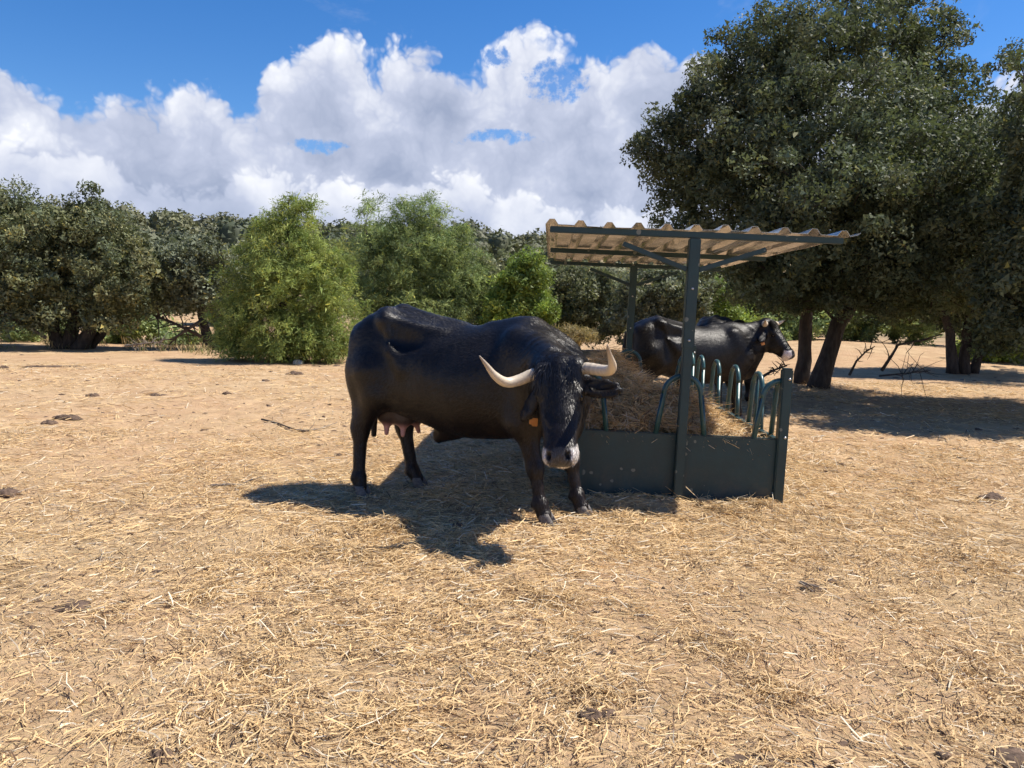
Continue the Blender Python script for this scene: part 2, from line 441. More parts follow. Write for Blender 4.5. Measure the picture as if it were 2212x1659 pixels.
M = dict(straw=mat_straw(), ground=mat_ground(), paint=mat_metal_paint(), galv=mat_galv(), fur=mat_fur(), coat=mat_coat(), horn=mat_horn(),
         oak=mat_leaf('holm oak leaf', 0.58, 0.24, 0.18), jun=mat_leaf('juniper spray', 0.6, 0.38, 0.2), bush=mat_leaf('shrub leaf', 0.55, 0.34, 0.3),
         wood=mat_leaf('far woodland', 0.6, 0.12, 0.3),
         bark=mat_bark('bark'), deadwood=mat_bark('dead wood', (0.16, 0.13, 0.11), (0.30, 0.26, 0.22)),
         darktwig=mat_bark('dark twig', (0.05, 0.04, 0.033), (0.11, 0.085, 0.065)),
         dung=mat_simple('dry dung', (0.12, 0.078, 0.052), 0.95, 0.5, 30, 0.9, dist=0.02), stone=mat_simple('pale stone', (0.55, 0.52, 0.47), 0.9, 0.2, 25, 0.5),
         hoof=mat_simple('hoof', (0.13, 0.115, 0.105), 0.62, 0.35, 45, 0.5), udder=mat_vc('udder skin', 0.55, 0.3), eye=mat_simple('eye', (0.006, 0.005, 0.005), 0.08, 0.1, 10, 0),
         tag=mat_simple('orange tag', (0.62, 0.24, 0.05), 0.5, 0.08, 40, 0.05), steel=mat_simple('zinc bolt', (0.6, 0.6, 0.6), 0.35, 0.1, 50, 0.1, 0.9),
         hoop=mat_simple('sunlit feeder paint', (0.030, 0.088, 0.10), 0.35, 0.25, 14, 0.1),  # feeder paint brightened in colour so the hoops look sunlit
         hair=mat_simple('black hair', (0.012, 0.011, 0.011), 0.4, 0.3, 80, 0))
# ------------------------------------------------------------------ ground
FEED_O = Vector((1.27, 5.76, 0.0)); FEED_RZ = math.radians(-1.8); FEED_RY = math.radians(1.3)
FEED_W, FEED_L, PANEL_H = 1.52, 3.50, 0.525
def to_feed(x, y):
    c, s = math.cos(-FEED_RZ), math.sin(-FEED_RZ)
    dx, dy = x - FEED_O.x, y - FEED_O.y
    return dx * c - dy * s, dx * s + dy * c
def hill_z(x, y):
    az = np.arctan2(x, np.maximum(y, 1.0)); r = np.hypot(x, y)
    crest = 11.7 + 0.4 * np.exp(-((az + 0.34) / 0.16) ** 2) - 0.6 * sstep(-0.1, 0.35, az) + 0.7 * (fbm(az * 9 + 40, az * 0 + 3.0, 3) - .5) * 2
    crest = np.where(y < 5, 0, crest)
    up = sstep(34, 140, r) * crest
    dn = 1 - 0.75 * sstep(150, 330, r)
    return up * dn * sstep(0, 30, y)
def gz(x, y):
    x = np.asarray(x, float); y = np.asarray(y, float)
    z = 0.030 * (fbm(x * 0.9 + 5, y * 0.9 + 11, 3) - 0.5)
    near = 1 - sstep(14, 24, np.hypot(x, y))
    z = z + near * 0.048 * (fbm(x * 4.2, y * 4.2 + 31, 3) - 0.5) + near * 0.030 * (fbm(x * 13 + 3, y * 13, 2) - 0.5)
    # trampled hay banked along the feeder
    fx, fy = to_feed(x, y)
    b = np.exp(-((fy + 0.16) / 0.16) ** 2) * np.exp(-(np.maximum(np.abs(fx - 0.02) - 0.60, 0) / 0.15) ** 2) * (0.3 + 1.2 * fbm(x * 5 + 7, y * 3, 2))
    z = z + 0.055 * b
    z = z + 0.05 * np.exp(-((x + 0.15) / 0.9) ** 2 - ((y - 6.6) / 1.2) ** 2)
    # a low bank behind the right-hand trees and behind the left-hand ones
    z = z + 0.55 * sstep(18, 27, y) * np.exp(-((x - 11) / 7.0) ** 2) + 0.75 * sstep(25, 34, y) * np.exp(-((x + 13) / 9.0) ** 2)
    return z + hill_z(x, y)
def axis(segs):
    out = []
    for a, b, st in segs: out.append(np.arange(a, b, st))
    return np.unique(np.concatenate(out + [np.array([segs[-1][1]])]))
gx = axis([(-900, -200, 50), (-200, -60, 7), (-60, -16, 1.6), (-16, -6, 0.35), (-6, 6, 0.06), (6, 16, 0.35), (16, 60, 1.6), (60, 200, 7), (200, 900, 50)])
gy = axis([(-300, -30, 30), (-30, 0, 3), (0, 1.6, 0.2), (1.6, 9, 0.065), (9, 16, 0.14), (16, 40, 0.6), (40, 160, 3.5), (160, 400, 14), (400, 1500, 80)])
GX, GY = np.meshgrid(gx, gy, indexing='ij')
GV = np.stack([GX, GY, gz(GX, GY)], -1).reshape(-1, 3)
nx_, ny_ = len(gx), len(gy)
ii, jj = np.meshgrid(np.arange(nx_ - 1), np.arange(ny_ - 1), indexing='ij')
b0 = (ii * ny_ + jj).ravel()
ground = mesh_np('ground', GV, np.stack([b0, b0 + ny_, b0 + ny_ + 1, b0 + 1], 1), M['ground'])
tag(ground, kind='structure')

# ------------------------------------------------------------------ straw
def strands(name, P, ang, pitch, L, W, bend, col, K=2, mat=None, parent=None, sag=0.0):
    """ribbons of K segments; bend sideways, sag downwards"""
    n = len(P)
    d = np.stack([np.cos(ang) * np.cos(pitch), np.sin(ang) * np.cos(pitch), np.sin(pitch)], 1)
    side = np.stack([-np.sin(ang), np.cos(ang), np.zeros(n)], 1)
    roll = rng.uniform(-1.0, 1.0, n)
    upv = np.cross(d, side)
    wv = side * np.cos(roll)[:, None] + upv * np.sin(roll)[:, None]
    V = np.zeros((n, K + 1, 2, 3))
    for k in range(K + 1):
        t = k / K
        c = P + d * (L * (t - 0.5))[:, None] + side * (bend * L * (t - 0.5) ** 2 * 4)[:, None]
        c[:, 2] -= sag * L * (t - 0.5) ** 2 * 4 if np.isscalar(sag) else (sag * L * (t - 0.5) ** 2 * 4)
        ww = W * (1.0 if 0 < k < K else 0.75)
        V[:, k, 0] = c + wv * (ww / 2)[:, None]; V[:, k, 1] = c - wv * (ww / 2)[:, None]
    base = np.arange(n) * (K + 1) * 2
    F = [np.stack([base + 2 * k, base + 2 * k + 2, base + 2 * k + 3, base + 2 * k + 1], 1) for k in range(K)]
    return mesh_np(name, V.reshape(-1, 3), np.concatenate(F), mat or M['straw'], parent, np.repeat(col, (K + 1) * 2, 0), False)
def straw_cols(n, dark=0.12, bleached=0.10):
    a, b = np.array((0.80, 0.58, 0.30)), np.array((0.58, 0.40, 0.20))
    c = a + (b - a) * rng.random((n, 1)) ** 1.2
    c = c * rng.uniform(0.75, 1.15, (n, 1))
    k = rng.random(n)
    c[k < bleached] = np.array((0.80, 0.70, 0.52)) * rng.uniform(0.8, 1.08, ((k < bleached).sum(), 1))
    m = k > 1 - dark
    c[m] = np.array((0.19, 0.115, 0.065)) * rng.uniform(0.6, 1.3, (m.sum(), 1))
    return c
def in_feeder(x, y):
    fx, fy = to_feed(x, y)
    return (np.abs(fx) < FEED_W / 2 + 0.01) & (fy > -0.01) & (fy < FEED_L)
def litter_density(x, y):
    """0..1 how much straw lies here"""
    p = fbm(x * 1.1 + 20, y * 1.1 + 3, 4); q = fbm(x * 3.7 + 2, y * 3.7 + 9, 3)
    d = sstep(0.34, 0.60, 0.62 * p + 0.38 * q)
    d = np.maximum(d, 0.36)
    fx, fy = to_feed(x, y)
    nearf = np.exp(-(np.maximum(np.abs(fx + 0.5) - 1.6, 0) / 0.8) ** 2 - (np.maximum(np.abs(fy - 1.0) - 2.0, 0) / 0.8) ** 2)
    d = np.maximum(d, 0.9 * nearf)
    left = sstep(-1.2, -3.6, x) * sstep(2.0, 4.5, y)
    return d * (1 - 0.55 * left)
def scatter(y0, y1, per_m2):
    A = (y1 - y0) * (0.76 * (y0 + y1) + 1.6)
    n = int(A * per_m2)
    y = rng.uniform(y0, y1, n * 2); hw = 0.76 * y + 0.8
    keep = rng.random(len(y)) < hw / hw.max(); y = y[keep][:n]
    x = rng.uniform(-1, 1, len(y)) * (0.76 * y + 0.8)
    k = (rng.random(len(x)) < litter_density(x, y)) & ~in_feeder(x, y)
    return x[k], y[k]
def litter(name, y0, y1, per_m2, lmin, lmax, wmin, wmax, K, up=0.022, label=''):
    x, y = scatter(y0, y1, per_m2); n = len(x)
    L = lmin + (lmax - lmin) * rng.random(n) ** 2.8
    pitch = rng.normal(0, 0.13, n) + (rng.random(n) < 0.05) * rng.uniform(0.1, 0.7, n)
    z = gz(x, y) + 0.003 + rng.random(n) ** 1.6 * up + np.abs(np.sin(pitch)) * L * 0.4
    # strands lie combed in swirls, with plenty of disorder
    ang = 2.2 * math.pi * fbm(x * 0.7, y * 0.7 + 50, 2) + rng.normal(0, 0.85, n)
    o = strands(name, np.stack([x, y, z], 1), ang, pitch, L, np.clip(wmin * np.exp(rng.normal(0.45, 0.5, n)), wmin * .7, wmax * 1.3), rng.normal(0, 0.16, n), straw_cols(n, 0.08, 0.12), K)
    tag(o, label, 'straw', kind='stuff')
    return o
litter('straw_litter', 1.6, 4.6, 8200, 0.012, 0.13, 0.0020, 0.0056, 2, label='chopped golden straw littering the bare foreground earth')
litter('straw_litter', 4.6, 8.5, 3600, 0.025, 0.17, 0.0030, 0.0062, 1, label='golden straw littering the earth around the cow and feeder')
litter('straw_litter', 8.5, 17.0, 420, 0.05, 0.22, 0.005, 0.010, 1, label='thin straw scattered over the far reddish earth')
# thicker wads, trampled and half buried
def wads():
    spots = []
    for px, py, r in ((1560, 1105, .22), (1640, 1100, .16), (1350, 1120, .2), (960, 1165, .25), (850, 1140, .25), (790, 1200, .2), (690, 1190, .2),
                      (1560, 1400, .16), (1300, 1500, .13), (1690, 1500, .14), (2050, 1450, .14), (560, 1440, .12), (840, 1560, .12), (430, 1290, .14),
                      (1180, 1300, .2), (1080, 1010, .5), (1180, 1060, .4), (1000, 1080, .4)):
        p = gp(px, py); spots.append((p.x, p.y, r))
    P = []; N = []
    for x, y, r in spots:
        n = int(1000 * (r / .25) ** 2 * (1 if y < 5 else 0.7))
        xx = x + rng.normal(0, r * 0.6, n); yy = y + rng.normal(0, r * 0.5, n)
        e = np.exp(-((xx - x) ** 2 + (yy - y) ** 2) / (r * r))
        zz = gz(xx, yy) + rng.random(n) * (0.012 + 0.045 * e * min(1, r / .25))
        P.append(np.stack([xx, yy, zz], 1))
    P = np.concatenate(P); P = P[~in_feeder(P[:, 0], P[:, 1])]
    n = len(P)
    o = strands('hay_wads', P, rng.uniform(0, 6.28, n), rng.normal(0.05, 0.3, n), rng.uniform(0.05, 0.19, n), rng.uniform(0.0022, 0.0045, n), rng.normal(0, 0.25, n), straw_cols(n, 0.14), 3, sag=rng.uniform(0, .15, n))
    tag(o, 'tangled tufts of trampled hay between the cow and the camera', 'hay', kind='stuff')
wads()

# crumbs of dry dung and clods, too many to count
def crumbs():
    xs, ys = [], []
    for (y0, y1, dens) in ((1.7, 5, 60), (5, 10, 18), (10, 20, 3)):
        n = int((y1 - y0) * 0.76 * (y0 + y1) * dens); y = rng.uniform(y0, y1, n); x = rng.uniform(-1, 1, n) * (0.76 * y + .5)
        xs.append(x); ys.append(y)
    x, y = np.concatenate(xs), np.concatenate(ys); k = (fbm(x * 0.8 + 9, y * 0.8 + 4, 3) > 0.44) & ~in_feeder(x, y); x, y = x[k], y[k]; n = len(x)
    r = 0.003 + 0.011 * rng.random(n) ** 2.2 + 0.012 * (rng.random(n) < 0.03)
    r = r * (1 + 0.08 * y)
    u = np.arange(6) * math.pi / 3; V = np.zeros((n, 13, 3))
    z = gz(x, y)
    for lv, (hh, q) in enumerate(((-0.3, 1.25), (0.3, 0.8))):
        rr = r[:, None] * q * rng.uniform(0.45, 1.5, (n, 6))
        V[:, lv * 6:lv * 6 + 6, 0] = x[:, None] + rr * np.cos(u) * 1.3; V[:, lv * 6:lv * 6 + 6, 1] = y[:, None] + rr * np.sin(u); V[:, lv * 6:lv * 6 + 6, 2] = (z + r * hh)[:, None] + r[:, None] * rng.normal(0, .12, (n, 6))
    V[:, 12] = np.stack([x, y, z + r * rng.uniform(0.3, 0.6, n)], 1)
    b = np.arange(n)[:, None] * 13; F = []
    for j in range(6):
        k = (j + 1) % 6; F.append(b + np.array([j, k, 6 + k])); F.append(b + np.array([j, 6 + k, 6 + j])); F.append(b + np.array([6 + j, 6 + k, 12]))
    o = mesh_np('dung_crumbs', V.reshape(-1, 3), np.concatenate(F), M['dung'], None, None, True)
    tag(o, 'small dark crumbs of dry dung and earth strewn over the yard', 'dung', kind='stuff')
crumbs()

# dry weeds along the foot of the trees
def weeds():
    n = 6500; px = rng.uniform(-60, 1620, n); Y = 20.6 + 3.2 * rng.random(n) + 1.2 * np.sin(px / 130.0)
    k = (fbm(px / 60.0, Y * 0.3, 3) > 0.47); px, Y = px[k], Y[k]; n = len(px)
    x = (px - 1106) / FPX * Y; L = rng.uniform(0.08, 0.34, n); p = rng.uniform(0.7, 1.5, n)
    c = np.where(rng.random((n, 1)) < 0.6, np.array((0.45, 0.35, 0.18)), np.array((0.20, 0.24, 0.08))) * rng.uniform(.6, 1.2, (n, 1))
    o = strands('dry_weeds', np.stack([x, Y, gz(x, Y) + L * 0.4], 1), rng.uniform(0, 6.28, n), p, L, rng.uniform(.008, .016, n), rng.normal(0, .2, n), c, 2)
    tag(o, 'dry weeds and grass along the foot of the trees', 'weeds', kind='stuff')
weeds()
# ------------------------------------------------------------------ covered hay feeder
def feeder():
    R = empty('hay_feeder', FEED_O, (0, FEED_RY, FEED_RZ))
    tag(R, 'dark green steel hay feeder with tombstone hoops under a corrugated roof', 'feeder')
    p, st = M['paint'], M['steel']
    W, L, H = FEED_W / 2, FEED_L, PANEL_H
    PO = 0.075
    # end panels are each two sheets meeting at the centre post
    for y, s in ((0.0, 1), (L, -1)):
        for x0, x1 in ((-W + 0.02, -0.004), (0.004, W - 0.02)):
            e = box('end_panel', (x0, y - 0.003, -0.03), (x1, y + 0.003, H - 0.004), p, R, 0.0015)
            box('rim', (x0, y + s * 0.004 if s > 0 else y - 0.040, H - 0.004), (x1, y + 0.040 if s > 0 else y - 0.004, H + 0.003), p, e, 0.002)
    for x in (-W, W):
        s = 1 if x < 0 else -1
        e = box('side_panel', (x - 0.003, 0.04, -0.03), (x + 0.003, L - 0.04, H - 0.004), p, R, 0.0015)
        box('rim', (min(x + s * 0.004, x + s * 0.05), 0.04, H - 0.003), (max(x + s * 0.004, x + s * 0.05), L - 0.04, H + 0.004), p, e, 0.002)
    box('floor_tray', (-W + 0.01, 0.01, 0.10), (W - 0.01, L - 0.01, 0.106), p, R, 0.0015)
    for x in (-W, W):
        for y in (0, L):
            h = 1.06
            c = box('corner_post', (x - PO / 2, y - PO / 2, -0.04), (x + PO / 2, y + PO / 2, h), p, R, 0.008)
            box('cap', (x - PO / 2 + .004, y - PO / 2 + .004, h - 0.001), (x + PO / 2 - .004, y + PO / 2 - .004, h + 0.006), p, c, 0.002)
            for z in (0.985, 0.545):
                mb = MB().tube([(x + 0.012, y - PO / 2 - 0.008, z), (x + 0.012, y - PO / 2 + 0.004, z)], 0.010, 10)
                mb.build('bolt', st, c)
    # posts that carry the roof
    RZ = 1.972
    for y in (0.0, L):
        yy = y - 0.046 if y == 0 else y + 0.046
        a = box('roof_post', (-0.034, yy - 0.034, -0.05), (0.034, yy + 0.034, 1.30), p, R, 0.006)
        box('post_sleeve', (-0.041, yy - 0.041, 1.18), (0.041, yy + 0.041, RZ + 0.012), p, a, 0.006)
        for z in (1.24, 1.62):
            MB().tube([(0.0, yy - 0.050, z), (0.0, yy - 0.038, z)], 0.009, 8).build('bolt', st, a)
        for s in (-1, 1):
            bar('roof_brace', (s * 0.045, yy, 1.76), (s * 0.52, yy, RZ - 0.045), 0.035, 0.035, p, R)
    # hoops
    def hoop(cx, cy, ax, half=0, mid=True):
        ht, hw = 0.445, 0.175
        pts = []
        N = 14
        pts.append((-hw - 0.010, H - 0.02)); pts.append((-hw + 0.035, H + ht - 0.14))
        for i in range(N + 1):
            t = math.pi * (1 - i / N); pts.append(((hw - 0.035) * math.cos(t), H + ht - 0.14 + 0.14 * math.sin(t)))
        pts.append((hw - 0.035, H + ht - 0.14)); pts.append((hw + 0.010, H - 0.02))
        if half:
            pts = [q for q in pts if q[0] * half >= -0.001]
        P = [(cx + u, cy, z) if ax == 'x' else (cx, cy + u, z) for u, z in pts]
        o = MB().tube(P, 0.0205, 10).build('hoop', M['hoop'], R)
        if mid and not half:
            MB().tube([(cx, cy, H - 0.01), (cx, cy, H + ht - 0.01)], 0.014, 8).build('hoop_rod', M['hoop'], o)
        return o
    for y in (0.02, L - 0.02):
        hoop(0, y, 'x', mid=False)
        hoop(-W + 0.02, y, 'x', 1); hoop(W - 0.02, y, 'x', -1)
    for x in (-W + 0.02, W - 0.02):
        for k in range(4): hoop(x, 0.66 + 0.75 * k, 'y', mid=(k == 0))
        hoop(x, 0.02, 'y', 1); hoop(x, L - 0.02, 'y', -1)
    # roof: purlins and three lapped sheets
    RW = 1.06
    ang = Matrix.Rotation(math.radians(-1.0), 3, 'Z')
    for y, ext in ((-0.046, 0.0), (1.97, 0.0), (4.02, 0.0)):
        box('purlin', (-RW, y - 0.028, RZ + 0.016), (RW, y + 0.028, RZ + 0.06), p, R, 0.004, ang, (0, 0, 0))
    pitch = 0.2095; Z0 = RZ + 0.064
    prof = [(-0.5, 0), (-0.22, 0), (-0.085, 0.038), (0.085, 0.038), (0.22, 0), (0.5, 0)]
    def sheet(r0, r1, dz, y0, y1):
        xs = []
        for r in range(r0, r1):
            for u, h in prof[:-1]: xs.append(((r + u) * pitch, h))
        xs.append(((r1 - 0.5) * pitch, 0))
        if r0 == -5: xs = xs[1:]
        if r1 == 6: xs = xs[:-1] + [((r1 - 0.52) * pitch, 0.012), ((r1 - 0.44) * pitch, 0.028)]
        # edges end on a half rib
        N = 26; V = []
        for j in range(N + 1):
            y = y0 + (y1 - y0) * j / N
            for i, (x, h) in enumerate(xs):
                w = 0.004 * math.sin(1.7 * y + x * 3) + 0.0025 * math.sin(5.1 * y + 11 * x) + random.uniform(-.0008, .0008)
                V.append((x, y, Z0 + h + w + dz + 0.004))
        n = len(xs)
        Q = [(j * n + i, j * n + i + 1, (j + 1) * n + i + 1, (j + 1) * n + i) for j in range(N) for i in range(n - 1)]
        V = np.asarray(V) @ np.array(ang).T
        o = mesh_np('roof_sheet', V, np.asarray(Q), M['galv'], R, None, False)
        md = o.modifiers.new('thickness', 'SOLIDIFY'); md.thickness = 0.0022; md.offset = 1
        return o
    sheet(-5, -1, 0.0, -0.10, 4.12); sheet(-1, 3, 0.0035, -0.09, 4.13); sheet(3, 6, 0.0, -0.105, 4.11)
    return R
FEED = feeder()

def hay_h(fx, fy):
    a = 0.54 + 0.44 * np.exp(-((fx + 0.36) / 0.36) ** 2 - ((fy - 2.15) / 0.95) ** 2)
    a = a + 0.24 * np.exp(-((fx + 0.42) / 0.36) ** 2 - ((fy - 0.75) / 0.6) ** 2)
    a = a + 0.17 * np.exp(-((fx - 0.16) / 0.22) ** 2 - ((fy - 0.8) / 0.3) ** 2)
    a = a - 0.16 * sstep(0.30, 0.70, fx)
    a = a - 0.10 * sstep(2.6, 3.5, fy)
    a = 0.49 + (a - 0.49) * sstep(-0.05, 0.30, fy)
    return a + 0.10 * (fbm(fx * 5 + 3, fy * 5, 3) - 0.5) * sstep(-0.1, 0.3, fy)
def hay_pile():
    W, L = FEED_W / 2 - 0.015, FEED_L - 0.02
    xs, ys = np.linspace(-W, W, 50), np.linspace(0.02, L, 110)
    X, Y = np.meshgrid(xs, ys, indexing='ij'); Z = hay_h(X, Y) - 0.025
    V = np.stack([X, Y, Z], -1).reshape(-1, 3); n = len(ys)
    i, j = np.meshgrid(np.arange(len(xs) - 1), np.arange(n - 1), indexing='ij'); b = (i * n + j).ravel()
    # skirt down to the tray
    Vb = V.copy(); Vb[:, 2] = 0.108
    F = [np.stack([b, b + n, b + n + 1, b + 1], 1)]; o = len(V)
    def skirt(idx):
        idx = np.asarray(idx); return np.stack([idx[:-1], idx[1:], idx[1:] + o, idx[:-1] + o], 1)
    nx = len(xs)
    F += [skirt(np.arange(n)), skirt((nx - 1) * n + np.arange(n)), skirt(np.arange(nx) * n), skirt(np.arange(nx) * n + n - 1)]
    VV = np.concatenate([V, Vb])
    c = np.tile((0.42, 0.30, 0.165), (len(VV), 1))
    R = empty('hay_pile', FEED_O, (0, FEED_RY, FEED_RZ))
    tag(R, 'heap of loose hay filling the green feeder', 'hay')
    mesh_np('hay_core', VV, F, M['straw'], R, c)
    n = 21000
    x = rng.uniform(-W, W, n); y = rng.uniform(0.03, L, n) ** 1.0
    y = np.where(rng.random(n) < 0.55, rng.uniform(0.03, 1.7, n), y)
    ang = rng.uniform(0, 6.28, n); Ls = rng.uniform(0.08, 0.30, n); pt = rng.normal(0.08, 0.38, n)
    h2 = 0.5 * Ls * np.cos(pt)
    # keep strands inside the walls while they are below the rim
    lim = np.maximum(W - 0.6 * h2, 0.1); x = np.clip(x, -lim, lim); y = np.clip(y, 0.03 + 0.6 * h2, L - 0.03 - 0.6 * h2)
    ox = np.abs(np.cos(ang)) * h2 + 0.17 * Ls * np.abs(np.sin(ang)); x = np.clip(x, -(W - ox), W - ox)
    oy = np.abs(np.sin(ang)) * h2 + 0.30 * Ls * np.abs(np.cos(ang)); y = np.clip(y, 0.02 + oy, L - 0.02 - oy)
    z = hay_h(x, y) + rng.uniform(-0.035, 0.055, n) + np.abs(np.sin(pt)) * Ls * .2
    o = strands('hay_strands', np.stack([x, y, z], 1), ang, pt, Ls, rng.uniform(0.0032, 0.0068, n), rng.normal(0, 0.36, n), straw_cols(n, 0.12, 0.08) * 1.06, 3, parent=R, sag=rng.uniform(-.05, .3, n))
    o['kind'] = 'stuff'
hay_pile()
# ------------------------------------------------------------------ cows: one continuous hide grown from a distance field
class Field:
    def __init__(s, lo, hi, h):
        s.lo = np.asarray(lo, float); s.h = h
        s.ax = [np.arange(lo[i], hi[i] + h, h, dtype=np.float32) for i in range(3)]
        s.f = np.full([len(a) for a in s.ax], 0.4, np.float32)
    def win(s, lo, hi):
        sl = []
        for i in range(3):
            a, b = np.searchsorted(s.ax[i], [lo[i], hi[i]]); sl.append(slice(max(a - 1, 0), b + 1))
        x, y, z = (s.ax[i][sl[i]] for i in range(3))
        return tuple(sl), x[:, None, None], y[None, :, None], z[None, None, :]
    def comb(s, sl, d, k, sub=False):
        a = s.f[sl]
        if sub: a = -a
        h = np.maximum(k - np.abs(a - d), 0) / k
        r = np.minimum(a, d) - h * h * k * 0.25
        s.f[sl] = -r if sub else r
    def cone(s, a, b, ra, rb, k=0.05, sub=False):
        a, b = np.asarray(a, np.float32), np.asarray(b, np.float32); m = max(ra, rb) + k + 0.05
        sl, x, y, z = s.win(np.minimum(a, b) - m, np.maximum(a, b) + m)
        d = b - a; dd = float(d @ d) + 1e-9
        t = np.clip(((x - a[0]) * d[0] + (y - a[1]) * d[1] + (z - a[2]) * d[2]) / dd, 0, 1)
        r = np.sqrt((x - a[0] - t * d[0]) ** 2 + (y - a[1] - t * d[1]) ** 2 + (z - a[2] - t * d[2]) ** 2) - (ra + (rb - ra) * t)
        s.comb(sl, r, k, sub)
    def ell(s, c, r, k=0.05, A=None, sub=False):
        c = np.asarray(c, np.float32); r = np.asarray(r, np.float32); m = float(r.max()) + k + 0.05
        A = np.eye(3) if A is None else np.asarray(A)
        sl, x, y, z = s.win(c - m, c + m)
        x, y, z = x - c[0], y - c[1], z - c[2]
        q = [(A[i][0] * x + A[i][1] * y + A[i][2] * z) / r[i] for i in range(3)]
        k0 = np.sqrt(q[0] ** 2 + q[1] ** 2 + q[2] ** 2); k1 = np.sqrt((q[0] / r[0]) ** 2 + (q[1] / r[1]) ** 2 + (q[2] / r[2]) ** 2) + 1e-6
        s.comb(sl, k0 * (k0 - 1) / k1, k, sub)
    def nets(s):
        f = s.f; ins = f < 0
        c = np.zeros([n - 1 for n in f.shape], np.int8)
        cor = [(i, j, k) for i in (0, 1) for j in (0, 1) for k in (0, 1)]
        sub = lambda A, o: A[o[0]:A.shape[0] - 1 + o[0], o[1]:A.shape[1] - 1 + o[1], o[2]:A.shape[2] - 1 + o[2]]
        for o in cor: c += sub(ins, o)
        act = np.argwhere((c > 0) & (c < 8)); idx = np.full(c.shape, -1, np.int32)
        idx[tuple(act.T)] = np.arange(len(act))
        pos = np.zeros((len(act), 3)); cnt = np.zeros(len(act))
        for a in cor:
            for d in range(3):
                if a[d]: continue
                b = list(a); b[d] = 1
                fa = f[tuple((act + a).T)]; fb = f[tuple((act + b).T)]
                m = (fa < 0) != (fb < 0)
                t = fa[m] / (fa[m] - fb[m]); p = np.tile(np.asarray(a, float), (m.sum(), 1)); p[:, d] = t
                pos[m] += p; cnt[m] += 1
        V = (act + pos / cnt[:, None]) * s.h + s.lo
        F = []
        for d in range(3):
            e = [(0, 0, 0)] * 2; A = [slice(None)] * 3; B = [slice(None)] * 3
            A[d] = slice(0, -1); B[d] = slice(1, None)
            cr = ins[tuple(A)] != ins[tuple(B)]
            P = np.argwhere(cr); u, v = (d + 1) % 3, (d + 2) % 3
            P = P[(P[:, u] > 0) & (P[:, v] > 0) & (P[:, u] < c.shape[u]) & (P[:, v] < c.shape[v])]
            q = []
            for du, dv in ((1, 1), (0, 1), (0, 0), (1, 0)):
                g = P.copy(); g[:, u] -= du; g[:, v] -= dv; q.append(idx[tuple(g.T)])
            q = np.stack(q, 1); flip = ~ins[tuple(P.T)]
            q[flip] = q[flip][:, ::-1]
            F.append(q)
        F = np.concatenate(F); F = F[(F >= 0).all(1)]
        # relax
        E = np.concatenate([F[:, [0, 1]], F[:, [1, 2]], F[:, [2, 3]], F[:, [3, 0]]])
        for lam in (0.5, -0.52, 0.5, -0.52, 0.5):
            acc = np.zeros_like(V); n = np.zeros(len(V))
            for k in range(3):
                acc[:, k] = np.bincount(E[:, 0], V[E[:, 1], k], len(V)) + np.bincount(E[:, 1], V[E[:, 0], k], len(V))
            n = np.bincount(E[:, 0], minlength=len(V)) + np.bincount(E[:, 1], minlength=len(V))
            V = V + lam * (acc / np.maximum(n, 1)[:, None] - V)
        return V, F

ST = np.array([  # s, top, bottom, half width
    (-1.09, 1.20, 1.06, 0.03), (-1.06, 1.285, 0.98, 0.11), (-1.00, 1.335, 0.86, 0.195), (-0.85, 1.400, 0.74, 0.250), (-0.65, 1.440, 0.66, 0.270), (-0.45, 1.395, 0.605, 0.300),
    (-0.25, 1.345, 0.545, 0.345), (0.0, 1.322, 0.505, 0.362), (0.25, 1.330, 0.520, 0.335), (0.42, 1.350, 0.55, 0.285), (0.60, 1.315, 0.58, 0.235), (0.76, 1.23, 0.66, 0.175), (0.86, 1.12, 0.76, 0.10), (0.90, 1.02, 0.86, 0.04)])
ST[:, 0] = np.where(ST[:, 0] < -0.6, -0.6 + (ST[:, 0] + 0.6) * 0.86, ST[:, 0])
def torso(F):
    sl, x, y, z = F.win((-1.2, -0.52, 0.36), (1.0, 0.52, 1.6))
    xs = x[:, 0, 0]
    fine = np.linspace(ST[0, 0], 0.90, 200); ker = np.hanning(15); ker /= ker.sum()
    def par(i):
        v = np.interp(fine, ST[:, 0], ST[:, i]); v = np.convolve(np.pad(v, 7, 'edge'), ker, 'valid')
        return np.interp(xs, fine, v)[:, None, None].astype(np.float32)
    t, b, w = par(1), par(2), par(3)
    zc, hz = (t + b) / 2 - 0.04 * (t - b), (t - b) / 2
    zc = (t + b) / 2
    q = (z - zc) / hz
    # narrower along the spine, fullest below the middle
    wf = 1 - 0.24 * np.clip(q, 0, 1) ** 1.5 + 0.03 * np.clip(-q, 0, 1)
    pw_ = (2.15 + 1.5 * np.exp(-((x + 0.66) / 0.24) ** 2) + 0.35 * np.exp(-((x - 0.5) / 0.2) ** 2)).astype(np.float32)
    r = ((np.abs(y) / (w * wf) + 1e-4) ** pw_ + (np.abs(q) + 1e-4) ** pw_) ** (1 / pw_)
    d = (r - 1) * np.minimum(hz, w) * 0.9
    end = np.maximum(np.maximum(ST[0, 0] - x, x - 0.90), 0)
    d = np.where(end > 0, np.sqrt(np.maximum(d, 0) ** 2 + end ** 2) + 0.002, d)
    F.comb(sl, d.astype(np.float32), 0.03)

